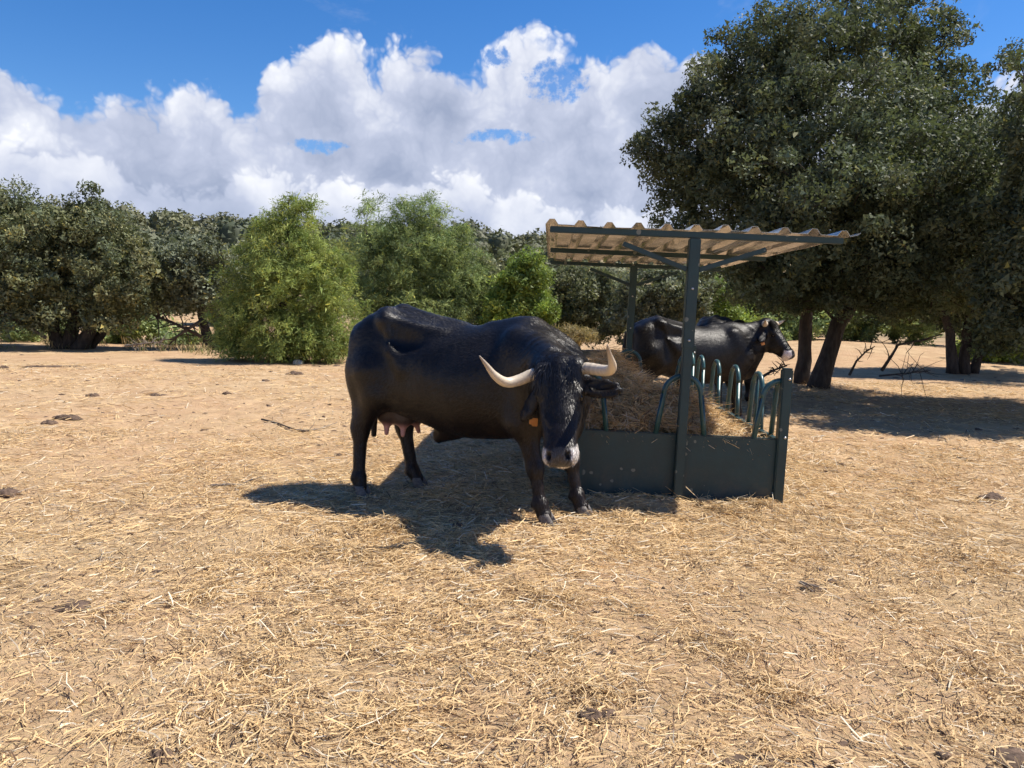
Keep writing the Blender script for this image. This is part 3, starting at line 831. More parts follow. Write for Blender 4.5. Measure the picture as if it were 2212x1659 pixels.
def make_cow(name, label, loc, rotz, scale, pose, h=0.010, white=(0.52, 0.49, 0.46), hide=(0.0048, 0.0042, 0.0046), horns=None, tags=(), group=None, detail=True, coat=0, udder=True):
    Rt = empty(name, loc, (0, 0, rotz)); Rt.scale = (scale,) * 3
    tag(Rt, label, 'cow', group)
    poll = np.asarray(pose['poll'], float); L_, A_, F_ = (np.asarray(v, float) for v in pose['axes'])
    hs = pose.get('hs', 1.13)
    Hd = lambda l, a, f: poll + hs * (l * L_ + a * A_ + f * F_)
    HM = np.stack([L_, A_, F_])
    pts = [Hd(l, a, f) for l in (-.42, .42) for a in (-.12, .68) for f in (-.35, .1)]
    lo = np.minimum.reduce(pts + [np.array((-1.25, -0.5, -0.02))]); hi = np.maximum.reduce(pts + [np.array((1.0, 0.5, 1.6))])
    F = Field(lo, hi, h)
    torso(F)
    for s in (-1, 1):
        F.ell((-0.80, s * 0.155, 1.02), (0.205, 0.125, 0.33), 0.08)                      # thigh
        F.cone((-0.61, s * 0.225, 1.335), (-0.66, s * 0.17, 1.365), 0.046, 0.055, 0.08)  # hook bone
        F.cone((-0.605, s * 0.235, 1.325), (-0.52, s * 0.268, 1.14), 0.027, 0.024, 0.035)
        F.cone((-0.52, s * 0.268, 1.14), (-0.42, s * 0.285, 0.99), 0.026, 0.016, 0.09)  # flank fold
        F.cone((-0.63, s * 0.215, 1.352), (-0.16, s * 0.150, 1.245), 0.022, 0.010, 0.07)  # loin edge
        F.cone((-0.945, s * 0.105, 1.255), (-0.935, s * 0.12, 1.22), 0.05, 0.05, 0.07)     # pin bone
        F.ell((-0.40, s * 0.322, 1.205), (0.175, 0.105, 0.082), 0.05, sub=True)          # hollow before the hip
        F.ell((0.50, s * 0.185, 1.00), (0.155, 0.105, 0.31), 0.09, A=[(0.96, 0, 0.28), (0, 1, 0), (-0.28, 0, 0.96)])  # shoulder
        F.cone((0.42, s * 0.19, 1.22), (0.56, s * 0.24, 0.95), 0.035, 0.05, 0.08)        # shoulder-blade ridge
        F.cone((0.62, s * 0.20, 0.90), (0.50, s * 0.20, 0.70), 0.11, 0.095, 0.09)
    F.cone((-0.94, 0, 1.30), (-0.62, 0, 1.405), 0.03, 0.035, 0.06)
    F.cone((-0.62, 0, 1.405), (-0.1, 0, 1.295), 0.032, 0.03, 0.06)
    F.cone((0.15, 0, 1.30), (0.48, 0, 1.325), 0.035, 0.05, 0.08)
    F.ell((0.70, 0, 0.75), (0.15, 0.125, 0.17), 0.10)                                    # brisket
    F.cone((-0.16, 0, 0.54), (-0.29, 0, 0.478), 0.055, 0.042, 0.10)                      # navel fold
    for a, b, ra, rb, k in pose['neck']: F.cone(a, b, ra, rb, k)
    # legs
    for s, leg in pose['hind'].items():
        st, hk, ft, hf = leg
        F.cone((-0.74, s * 0.19, 0.95), st, 0.16, 0.115, 0.08); F.cone(st, hk, 0.105, 0.056, 0.06)
        F.cone((-0.89, s * 0.15, 0.95), hk, 0.10, 0.045, 0.08)
        hk2 = np.asarray(hk) + (-0.028, 0, 0.03); F.cone(hk2, np.asarray(hk) + (0.0, 0, -0.05), 0.040, 0.044, 0.04)
        F.cone(hk, ft, 0.054, 0.043, 0.04); F.ell(ft, (0.056, 0.050, 0.052), 0.03); F.cone(ft, hf, 0.042, 0.050, 0.03)
        F.cone(np.asarray(ft) + (-.045, -.02, -.012), np.asarray(ft) + (-.05, -.02, -.02), .014, .013, .015); F.cone(np.asarray(ft) + (-.045, .02, -.012), np.asarray(ft) + (-.05, .02, -.02), .014, .013, .015)
    for s, leg in pose['fore'].items():
        el, kn, ft, hf = leg
        F.cone((0.52, s * 0.18, 0.82), el, 0.115, 0.090, 0.08); F.cone(el, kn, 0.085, 0.052, 0.06)
        F.ell(kn, (0.055, 0.052, 0.065), 0.04); F.cone(kn, ft, 0.045, 0.038, 0.03)
        F.ell(ft, (0.050, 0.047, 0.048), 0.03); F.cone(ft, hf, 0.042, 0.052, 0.03)
        F.cone(np.asarray(ft) + (-.045, -.02, -.012), np.asarray(ft) + (-.05, -.02, -.02), .014, .013, .015); F.cone(np.asarray(ft) + (-.045, .02, -.012), np.asarray(ft) + (-.05, .02, -.02), .014, .013, .015)
    # tail
    tp = pose['tail']
    for i in range(len(tp) - 1): F.cone(tp[i], tp[i + 1], 0.034 - 0.003 * i, 0.031 - 0.003 * i, 0.03)
    F.cone(tp[-1], np.asarray(tp[-1]) + (0, 0, -0.20), 0.035, 0.02, 0.02)
    # head
    e = lambda c, r, k=0.04, sub=False: F.ell(Hd(*c), np.asarray(r) * hs, k, HM, sub)
    cn = lambda a, b, ra, rb, k=0.04, sub=False: F.cone(Hd(*a), Hd(*b), ra * hs, rb * hs, k, sub)
    e((0, 0.115, -0.10), (0.112, 0.16, 0.105))
    cn((-0.085, 0.03, -0.075), (0.085, 0.03, -0.075), 0.060, 0.060, 0.05)
    cn((0, 0.015, -0.07), (0, 0.05, -0.04), 0.055, 0.05, 0.05)
    cn((0, 0.15, -0.075), (0, 0.48, -0.070), 0.098, 0.070, 0.04)
    for s in (-1, 1):
        cn((s * 0.055, 0.16, -0.075), (s * 0.036, 0.48, -0.066), 0.068, 0.050, 0.03)
        e((s * 0.098, 0.185, -0.058), (0.034, 0.045, 0.038), 0.03)                        # brow
        e((s * 0.075, 0.29, -0.145), (0.035, 0.12, 0.075), 0.04)                          # cheek
        cn((s * 0.085, 0.255, -0.08), (s * 0.055, 0.42, -0.085), 0.020, 0.016, 0.03)      # facial crest
    cn((0, 0.25, -0.20), (0, 0.50, -0.125), 0.075, 0.048, 0.05)
    cn((0, 0.14, -0.18), (0, 0.30, -0.20), 0.095, 0.08, 0.06)
    e((0, 0.520, -0.070), (0.092, 0.062, 0.070), 0.04)
    for s in (-1, 1): e((s * 0.042, 0.535, -0.060), (0.048, 0.050, 0.062), 0.025)
    e((0, 0.535, -0.125), (0.055, 0.045, 0.045), 0.02)                                     # lower lip
    if detail:
        for s in (-1, 1):
            e((s * 0.050, 0.545, -0.006), (0.015, 0.024, 0.022), 0.012, True)              # nostril
            e((s * 0.112, 0.215, -0.070), (0.018, 0.022, 0.020), 0.012, True)              # eye socket
            cn((s * 0.045, 0.572, -0.095), (s * 0.085, 0.53, -0.115), 0.006, 0.006, 0.012, True)
    for s in (-1, 1):                                                                      # ears
        b0, e0 = np.array(pose['ears'][s][0]), np.array(pose['ears'][s][1])
        d = (e0 - b0); Lh = np.linalg.norm(d); d = d / Lh
        wv = np.array(pose['ears'][s][2], float); wv -= d * (wv @ d); wv /= np.linalg.norm(wv); nv = np.cross(d, wv)
        toL = lambda v: v[0] * L_ + v[1] * A_ + v[2] * F_
        AX = np.stack([toL(d), toL(wv), toL(nv)])
        F.ell(Hd(*(b0 + d * Lh * 0.54)), np.array((Lh * 0.52, 0.058, 0.027)) * hs, 0.03, AX)
        F.cone(Hd(*b0), Hd(*(b0 + d * Lh * .35)), 0.035 * hs, 0.032 * hs, 0.03)
        F.ell(Hd(*(b0 + d * Lh * 0.56 + nv * 0.022)), np.array((Lh * 0.36, 0.030, 0.018)) * hs, 0.015, AX, True)
    V, Q = F.nets()
    # ribs, skin folds on the neck, loose muscle
    tri = np.cross(V[Q[:, 2]] - V[Q[:, 0]], V[Q[:, 3]] - V[Q[:, 1]]); N = np.zeros_like(V)
    for c_ in range(4):
        for k_ in range(3): N[:, k_] += np.bincount(Q[:, c_], tri[:, k_], len(V))
    N /= np.linalg.norm(N, axis=1)[:, None] + 1e-12
    X_, Y_, Z_ = V.T
    side = sstep(0.35, 0.75, np.abs(N[:, 1])) * sstep(-0.36, -0.25, X_) * (1 - sstep(0.34, 0.46, X_))
    rib = 0.0009 * np.sin((X_ + 0.22 * (Z_ - 1.0)) * 2 * math.pi / 0.082) * side * sstep(0.72, 0.86, Z_) * (1 - sstep(1.16, 1.26, Z_))
    nb = sstep(0.50, 0.66, X_) * sstep(0.72, 0.9, Z_) * sstep(0.12, 0.3, np.linalg.norm(V - poll, axis=1) - 0.1)
    fold = 0.006 * np.sin((X_ * 0.6 - Y_ * 1.0 + 0.25 * np.sin(Z_ * 9)) * 2 * math.pi / 0.095 + 1.5 * np.sin(Z_ * 7)) * nb
    soft = 0.006 * (np.sin(X_ * 13 + 2 * np.sin(Z_ * 8)) * np.sin(Z_ * 11 + Y_ * 6)) * sstep(0.55, 0.7, Z_) * (1 - sstep(0.6, 0.7, X_))
    V = V + N * ((rib + fold + soft) * (1.0 if h < 0.011 else 0.35))[:, None]
    # hide colours: black coat, white ring round a grey muzzle
    rel = (V - poll) / hs; l, a, f = rel @ L_, rel @ A_, rel @ F_
    col = np.tile(np.asarray(hide, float), (len(V), 1))
    n1 = 0.012 * np.sin(l * 60 + 1) + 0.008 * np.sin(f * 70)
    near = (np.abs(l) < 0.2) & (f > -0.24) & (f < 0.1)
    wm = sstep(0.500, 0.516, a + n1 + 0.42 * np.maximum(np.abs(l) - 0.03, 0) - 0.16 * np.maximum(f + 0.06, 0) * 0) * near
    wm = wm * np.maximum(np.maximum(sstep(0.050, 0.066, np.abs(l)), sstep(-0.075, -0.10, f)), 0.25 * (1 - sstep(0.012, 0.03, np.abs(a - 0.522))))
    plate = sstep(0.512, 0.522, a + 0.10 * np.maximum(0.03 - np.abs(l), 0)) * (1 - sstep(0.056, 0.072, np.abs(l))) * sstep(-0.105, -0.085, f) * near
    wt = np.asarray(white) * (0.75 + 0.25 * np.maximum(sstep(0.045, 0.07, np.abs(l)), sstep(-0.07, -0.11, f)))[:, None]
    col = col + (wt - col) * wm[:, None]
    col = col + (np.asarray((0.050, 0.046, 0.046)) - col) * plate[:, None]
    for s in (-1, 1):
        nd = np.sqrt(((l - s * 0.050) / 0.018) ** 2 + ((a - 0.545) / 0.026) ** 2 + ((f + 0.008) / 0.03) ** 2)
        k = 1 - sstep(0.8, 1.1, nd); col = col + (np.array((0.012, 0.010, 0.010)) - col) * k[:, None]
    col = col * (0.92 + 0.16 * rng.random((len(V), 1)))
    # brownish sun-bleach low on legs and belly
    br = (1 - sstep(0.55, 0.95, V[:, 2])) * (1 - wm)
    col = col + (np.array((0.011, 0.0062, 0.0050)) - col) * (0.7 * br * (1 - plate))[:, None]
    body = mesh_np('body', V, Q, M['fur'], Rt, col)
    if not detail and horns is None: return Rt
    # short hair lying back over the hide
    nh = coat
    if nh:
        fi = rng.integers(0, len(Q), nh); bw = rng.dirichlet((1, 1, 1, 1), nh)
        B = (V[Q[fi]] * bw[..., None]).sum(1); NN = N[Q[fi, 0]]
        hd = np.linalg.norm(B - Hd(0, 0.25, -0.1), axis=1); kh = (1 - sstep(0.30, 0.42, hd))[:, None]; kl = (1 - sstep(0.5, 0.75, B[:, 2]))[:, None]
        fl = np.array((-0.9, 0, -0.45)) * (1 - kl) + np.array((-0.1, 0, -1.0)) * kl
        sw = fbm(B[:, 0] * 5 + 3, B[:, 2] * 5 + B[:, 1] * 3, 2) - 0.5
        fl = fl + np.stack([np.zeros(nh), sw * 0.8, sw * 1.6], 1)
        fl = fl * (1 - kh) + A_ * kh + rng.normal(0, 0.22, (nh, 3))
        fl -= NN * (fl * NN).sum(1)[:, None]; fl /= np.linalg.norm(fl, axis=1)[:, None] + 1e-6
        Lh_ = rng.uniform(0.010, 0.024, nh)[:, None]; d_ = fl + NN * rng.uniform(0.12, 0.42, nh)[:, None]
        sdv = np.cross(fl, NN) * 0.0015
        T3 = np.stack([B - sdv, B + sdv, B + d_ * Lh_], 1).reshape(-1, 3)
        cc3 = np.repeat(col[Q[fi, 0]] * rng.uniform(0.6, 2.4, (nh, 1)), 3, 0)
        co = mesh_np('coat', T3, np.arange(nh * 3).reshape(nh, 3), M['coat'], Rt, cc3, False); co['kind'] = 'stuff'
    # eyes
    for s in (-1, 1):
        c = Hd(s * 0.106, 0.215, -0.068)
        mb = MB(); N = 10; P = []
        for i in range(N + 1):
            t = math.pi * i / N
            for j in range(12):
                u = 2 * math.pi * j / 12
                P.append(c + 0.021 * hs * np.array((math.sin(t) * math.cos(u), math.sin(t) * math.sin(u), math.cos(t))))
        Qe = [(i * 12 + j, i * 12 + (j + 1) % 12, (i + 1) * 12 + (j + 1) % 12, (i + 1) * 12 + j) for i in range(N) for j in range(12)]
        mb.add(P, Qe); mb.build('eye', M['eye'], Rt)
    # horns
    for s, (pp, rr) in horns.items():
        P = np.array([Hd(*q) for q in pp]); n = 44
        t = np.linspace(0, len(P) - 1, n)
        # Catmull-Rom
        Pe = np.vstack([2 * P[0] - P[1], P, 2 * P[-1] - P[-2]]); C = []
        for u in t:
            i = min(int(u), len(P) - 2); w = u - i; p0, p1, p2, p3 = Pe[i:i + 4]
            C.append(0.5 * ((2 * p1) + (-p0 + p2) * w + (2 * p0 - 5 * p1 + 4 * p2 - p3) * w * w + (-p0 + 3 * p1 - 3 * p2 + p3) * w ** 3))
        rad = np.interp(t, np.arange(len(P)), rr) * hs
        uu = t / t[-1]
        rad = rad * (1 + 0.045 * np.sin(uu * 95) * np.clip(1 - uu * 1.9, 0, 1))
        mb = MB().tube(C, rad, 16)
        o = mb.build('horn', M['horn'], Rt)
        cc = np.tile((0.66, 0.56, 0.42), (len(C), 1)).astype(float)
        ring = (0.5 + 0.5 * np.sin(uu * 95 + 1.0)) * np.clip(1 - uu * 1.8, 0, 1)
        cc = cc * (1 - 0.42 * ring[:, None]); tipk = sstep(0.62, 0.98, uu)
        cc = cc + (np.array((0.20, 0.15, 0.115)) - cc) * (0.75 * tipk)[:, None]
        cv = np.repeat(cc, 16, 0); cv = np.vstack([cv, cc[:1], cc[-1:]])
        c4 = np.ones((len(cv), 4), np.float32); c4[:, :3] = cv
        at_ = o.data.color_attributes.new('col', 'FLOAT_COLOR', 'POINT'); at_.data.foreach_set('color', c4.ravel())
    # forelock between the horns
    n = 900 if detail else 250
    bl = rng.uniform(-0.10, 0.10, n); ba = rng.uniform(-0.035, 0.11, n)
    bf = np.where(ba < 0.02, -0.06, -0.005) - 0.35 * bl ** 2 + 0.012 - 0.4 * np.maximum(-ba + .01, 0)
    B = poll + hs * (bl[:, None] * L_ + ba[:, None] * A_ + bf[:, None] * F_)
    Ln = rng.uniform(0.04, 0.11, n) * hs; K = 4
    dl = bl * 5 + rng.normal(0, .45, n); dirv = dl[:, None] * L_ + (1.0 + rng.normal(0, .2, n))[:, None] * A_ + (0.45 + rng.normal(0, .22, n))[:, None] * F_
    dirv /= np.linalg.norm(dirv, axis=1)[:, None]
    sd = np.cross(dirv, F_); sd /= np.linalg.norm(sd, axis=1)[:, None] + 1e-6
    VV = np.zeros((n, K + 1, 2, 3))
    for k in range(K + 1):
        t = k / K; c = B + dirv * (Ln * t)[:, None] - F_ * (0.55 * Ln * t * t)[:, None] + A_ * (0.25 * Ln * t * t)[:, None]
        w = 0.0035 * (1 - 0.85 * t)
        VV[:, k, 0] = c + sd * w; VV[:, k, 1] = c - sd * w
    bs = np.arange(n) * (K + 1) * 2
    mesh_np('forelock', VV.reshape(-1, 3), np.concatenate([np.stack([bs + 2 * k, bs + 2 * k + 1, bs + 2 * k + 3, bs + 2 * k + 2], 1) for k in range(K)]), M['hair'], Rt)
    # hooves: two claws each
    for grp in ('hind', 'fore'):
        for s, leg in pose[grp].items():
            hf = np.asarray(leg[3], float); ya = pose.get('toe', 0.0)
            ca, sa = math.cos(ya), math.sin(ya)
            Hf = empty_child('hoof', Rt)
            for cs in (-1, 1):
                mb = MB(); rings = []
                NS = 14
                for k, (zz, fwd, sc) in enumerate(((0.085, 0.000, 0.80), (0.06, 0.012, 0.90), (0.03, 0.026, 0.98), (0.004, 0.038, 1.06), (0.0, 0.038, 1.03))):
                    for j in range(NS):
                        u = 2 * math.pi * j / NS
                        x = (0.058 * math.cos(u) if math.cos(u) > 0 else 0.045 * math.cos(u)) * sc + fwd
                        y = 0.027 * math.sin(u) * sc * (1 - 0.25 * max(math.cos(u), 0)) + cs * 0.0285
                        rings.append((hf[0] + x * ca - y * sa, hf[1] + x * sa + y * ca, zz + (hf[2] - 0.075)))
                nr = 5
                Qh = [(i * NS + j, (i + 1) * NS + j, (i + 1) * NS + (j + 1) % NS, i * NS + (j + 1) % NS) for i in range(nr - 1) for j in range(NS)]
                rings.append(tuple(np.mean(rings[-NS:], 0))); rings.append(tuple(np.mean(rings[:NS], 0)))
                Th = [(nr * NS, (nr - 1) * NS + (j + 1) % NS, (nr - 1) * NS + j) for j in range(NS)] + [(nr * NS + 1, j, (j + 1) % NS) for j in range(NS)]
                mb.add(rings, Qh, Th); mb.build('claw', M['hoof'], Hf)
    # udder
    if detail and udder:
        U = Field((-1.0, -0.28, 0.36), (-0.3, 0.28, 0.86), 0.008)
        U.ell((-0.63, 0, 0.70), (0.19, 0.15, 0.15), 0.05)
        for s in (-1, 1):
            U.ell((-0.56, s * 0.075, 0.615), (0.085, 0.07, 0.075), 0.05); U.ell((-0.71, s * 0.075, 0.625), (0.085, 0.07, 0.08), 0.05)
            for x in (-0.555, -0.705): U.cone((x, s * 0.085, 0.555), (x + 0.012, s * 0.105, 0.485), 0.024, 0.017, 0.03)
        Vu, Qu = U.nets()
        k = sstep(0.585, 0.525, Vu[:, 2])[:, None]
        cu = np.array((0.040, 0.024, 0.021)) * (1 - k) + np.array((0.46, 0.235, 0.205)) * k
        mesh_np('udder', Vu, Qu, M['udder'], Rt, cu)
    for (c, up, nrm, w, hgt) in tags:
        c = Hd(*c); L3 = lambda v: v[0] * L_ + v[1] * A_ + v[2] * F_
        u = L3(up); u /= np.linalg.norm(u); nn = L3(nrm); nn -= u * (nn @ u); nn /= np.linalg.norm(nn); sd_ = np.cross(u, nn)
        out = [(-.25, 1), (.25, 1), (.32, .55), (.5, .42), (.5, -.42), (.4, -.5), (-.4, -.5), (-.5, -.42), (-.5, .42), (-.32, .55)]
        A = [c + sd_ * (x * w) + u * (y * hgt) + nn * 0.0015 for x, y in out]; B = [p - nn * 0.003 for p in A]; n = len(out)
        bm = bmesh.new(); va = [bm.verts.new(p) for p in A]; vb = [bm.verts.new(p) for p in B]
        bm.faces.new(va); bm.faces.new(vb[::-1])
        for i in range(n): bm.faces.new((va[i], vb[i], vb[(i + 1) % n], va[(i + 1) % n]))
        bmesh.ops.recalc_face_normals(bm, faces=bm.faces)
        me = bpy.data.meshes.new('ear_tag'); bm.to_mesh(me); bm.free(); me.materials.append(M['tag'])
        o = bpy.data.objects.new('ear_tag', me); COL.objects.link(o); o.parent = Rt; o['label'] = 'orange plastic ear tag'
    return Rt
def empty_child(name, parent):
    o = bpy.data.objects.new(name, None); COL.objects.link(o); o.parent = parent; o.empty_display_size = 0.05
    return o

def head_axes(rotz, face_az, pitch, roll=0.0):
    """face_az: world heading of the face; pitch: tilt of the face line from vertical; returns l, a, f in cow space"""
    Fh = Vector((math.cos(face_az), math.sin(face_az), 0)); Z = Vector((0, 0, 1))
    a = -Z * math.cos(pitch) + Fh * math.sin(pitch); f = Fh * math.cos(pitch) + Z * math.sin(pitch); l = Z.cross(Fh)
    q = Matrix.Rotation(roll, 3, f); a, l = q @ a, q @ l
    W = Matrix.Rotation(-rotz, 3, 'Z')
    return [tuple(W @ v) for v in (l, a, f)]

# --- the big cow in front
C1, R1 = Vector((-0.275, 5.54, 0.0)), math.radians(-26.7)
C1.z = 0.0
pw = Vector((0.262, 4.56, 1.162)) - C1; pl = Matrix.Rotation(-R1, 3, 'Z') @ pw
ax1 = head_axes(R1, math.radians(-90 - 18), math.radians(25), math.radians(8.5))
hornL = [(0.085, 0.045, -0.075), (0.155, 0.055, -0.075), (0.225, 0.088, -0.055), (0.285, 0.112, -0.010), (0.325, 0.100, 0.070), (0.352, 0.062, 0.140), (0.378, 0.025, 0.185)]
hornS = [(0.085, 0.045, -0.075), (0.16, 0.052, -0.07), (0.235, 0.082, -0.04), (0.288, 0.108, 0.02), (0.312, 0.112, 0.095), (0.312, 0.088, 0.175), (0.310, 0.058, 0.235)]
hr = [0.034, 0.033, 0.031, 0.028, 0.022, 0.0125, 0.0035]
mir = lambda P: [(-l, a, f) for l, a, f in P]
g = lambda x, y: float(gz(*(lambda v: (v.x, v.y))(C1 + Matrix.Rotation(R1, 3, 'Z') @ Vector((x, y, 0)))))
def hf(x, y, dz=0.072): return (x, y, g(x, y) + dz)
P1 = dict(poll=tuple(pl), axes=ax1, hs=1.10,
    neck=[((0.40, 0, 1.20), (pl.x - 0.10, pl.y + 0.16, pl.z - 0.03), 0.135, 0.085, 0.12), ((0.55, -0.03, 1.03), (pl.x - 0.11, pl.y + 0.17, pl.z - 0.14), 0.225, 0.125, 0.12),
          ((0.62, -0.04, 0.86), (pl.x - 0.12, pl.y + 0.18, pl.z - 0.26), 0.16, 0.085, 0.12), ((0.68, -0.05, 0.78), (0.80, -0.32, 0.76), 0.07, 0.045, 0.12)],
    hind={-1: ((-0.70, -0.20, 0.80), (-0.875, -0.185, 0.515), (-0.875, -0.205, 0.145), hf(-0.855, -0.212)),
          1: ((-0.60, 0.20, 0.80), (-0.735, 0.19, 0.50), (-0.665, 0.205, 0.150), hf(-0.62, 0.208))},
    fore={-1: ((0.50, -0.19, 0.70), (0.585, -0.175, 0.375), (0.625, -0.17, 0.140), hf(0.655, -0.169)),
          1: ((0.56, 0.19, 0.70), (0.70, 0.18, 0.375), (0.755, 0.175, 0.140), hf(0.79, 0.175))},
    tail=[(-0.96, 0.02, 1.29), (-1.01, 0.05, 1.20), (-1.015, 0.08, 1.0), (-0.995, 0.09, 0.80), (-0.965, 0.10, 0.62)],
    ears={1: ((0.110, 0.135, -0.115), (0.320, 0.180, -0.105), (0, 1, 0.15)), -1: ((-0.115, 0.125, -0.13), (-0.25, 0.26, -0.22), (0, 1, 0.15))})
cow1 = make_cow('cow', 'large black cow with long upturned horns facing the camera beside the feeder', C1, R1, 1.0, P1, 0.010,
                horns={1: (hornS, hr), -1: (mir(hornL), hr)}, coat=120000, tags=[((-0.165, 0.30, -0.17), (-0.5, 0.0, .3), (0, 0.3, 1), 0.05, 0.035)])

# --- the cow behind the feeder, side on
d2 = 10.35
C2, R2 = Vector((2.50, d2, 0.0)), math.radians(9)
ax2 = head_axes(R2, math.radians(-33), math.radians(37))
pl2 = (1.02, -0.06, 1.45)
horn2 = [(0.08, 0.035, -0.07), (0.15, 0.04, -0.065), (0.22, 0.05, -0.05), (0.29, 0.045, -0.02), (0.345, 0.035, 0.015)]
h2r = [0.042, 0.040, 0.033, 0.021, 0.006]
P2 = dict(poll=pl2, axes=ax2, hs=1.08,
    neck=[((0.40, 0, 1.20), (0.93, -0.04, 1.34), 0.13, 0.085, 0.10), ((0.55, 0, 1.03), (0.93, -0.04, 1.22), 0.22, 0.125, 0.12), ((0.62, 0, 0.86), (0.93, -0.04, 1.09), 0.16, 0.09, 0.12), ((0.70, 0, 0.76), (0.90, 0, 0.92), 0.06, 0.04, 0.10)],
    hind={-1: ((-0.62, -0.20, 0.80), (-0.85, -0.17, 0.52), (-0.80, -0.17, 0.145), (-0.77, -0.17, 0.072)), 1: ((-0.66, 0.20, 0.80), (-0.92, 0.17, 0.52), (-0.90, 0.17, 0.145), (-0.87, 0.17, 0.072))},
    fore={-1: ((0.50, -0.19, 0.70), (0.54, -0.16, 0.375), (0.56, -0.16, 0.140), (0.58, -0.16, 0.072)), 1: ((0.50, 0.19, 0.70), (0.62, 0.16, 0.375), (0.66, 0.16, 0.140), (0.68, 0.16, 0.072))},
    tail=[(-0.96, 0.0, 1.29), (-1.06, -0.01, 1.20), (-1.09, -0.02, 1.0), (-1.09, -0.03, 0.80), (-1.08, -0.03, 0.62)],
    ears={1: ((0.115, 0.125, -0.13), (0.30, 0.20, -0.18), (0, 1, 0.15)), -1: ((-0.115, 0.125, -0.13), (-0.27, 0.21, -0.22), (0, 1, 0.15))})
cow2 = make_cow('cow', 'black cow with short straight pale horns standing side on behind the feeder', C2, R2, 0.955, P2, 0.0125, white=(0.70, 0.63, 0.60),
                horns={1: ([(q[0] * 1.8, q[1], q[2]) for q in horn2], h2r), -1: (mir(horn2), h2r)}, coat=50000, udder=False, tags=[((-0.235, 0.245, -0.205), (0.1, -1.0, .2), (-1.0, 0, 0.6), 0.05, 0.05)])
# --- a third, of which only the back shows
C3, R3 = Vector((3.42, 12.2, -0.045)), math.radians(55)
P3 = dict(P2); P3['poll'] = (1.08, 0.18, 1.02); P3['axes'] = head_axes(R3, math.radians(70), math.radians(40))
P3['neck'] = [((0.40, 0, 1.20), (0.99, 0.14, 0.97), 0.13, 0.085, 0.10), ((0.55, 0, 1.03), (0.98, 0.13, 0.87), 0.22, 0.125, 0.12), ((0.62, 0, 0.86), (0.97, 0.13, 0.76), 0.16, 0.09, 0.12)]
cow3 = make_cow('cow', 'black cow mostly hidden behind the side-on cow, only its back showing', C3, R3, 1.0, P3, 0.016, horns={1: (horn2, h2r), -1: (mir(horn2), h2r)}, detail=False)
# ------------------------------------------------------------------ trees and shrubs
def leaves(P, out, size, aspect, col, up=0.35, outw=0.5, jit=1.0, droop=None):
    """one blade per leaf"""
    n = len(P)
    nr = rng.normal(0, 1, (n, 3)) * jit + out * outw; nr[:, 2] += up
    nr /= np.linalg.norm(nr, axis=1)[:, None] + 1e-9
    t = rng.normal(0, 1, (n, 3))
    if droop is not None: t = t * 0.55 + droop
    t -= nr * (t * nr).sum(1)[:, None]; t /= np.linalg.norm(t, axis=1)[:, None] + 1e-9
    w = np.cross(nr, t)
    L = (size * np.exp(rng.normal(0.05, 0.32, n)))[:, None] * 0.5; Wd = L * aspect
    V = np.stack([P - t * L - w * Wd * 0.75, P - t * L * 0.3 + w * Wd * 1.25, P + t * L * 1.15], 1)
    return V.reshape(-1, 3), np.repeat(col, 3, 0)
def leaf_mesh(name, VC, mat, parent):
    V = np.concatenate([v for v, c in VC]); C = np.concatenate([c for v, c in VC])
    n = len(V) // 3
    o = mesh_np(name, V, np.arange(n * 3).reshape(n, 3), mat, parent, C, False)
    return o
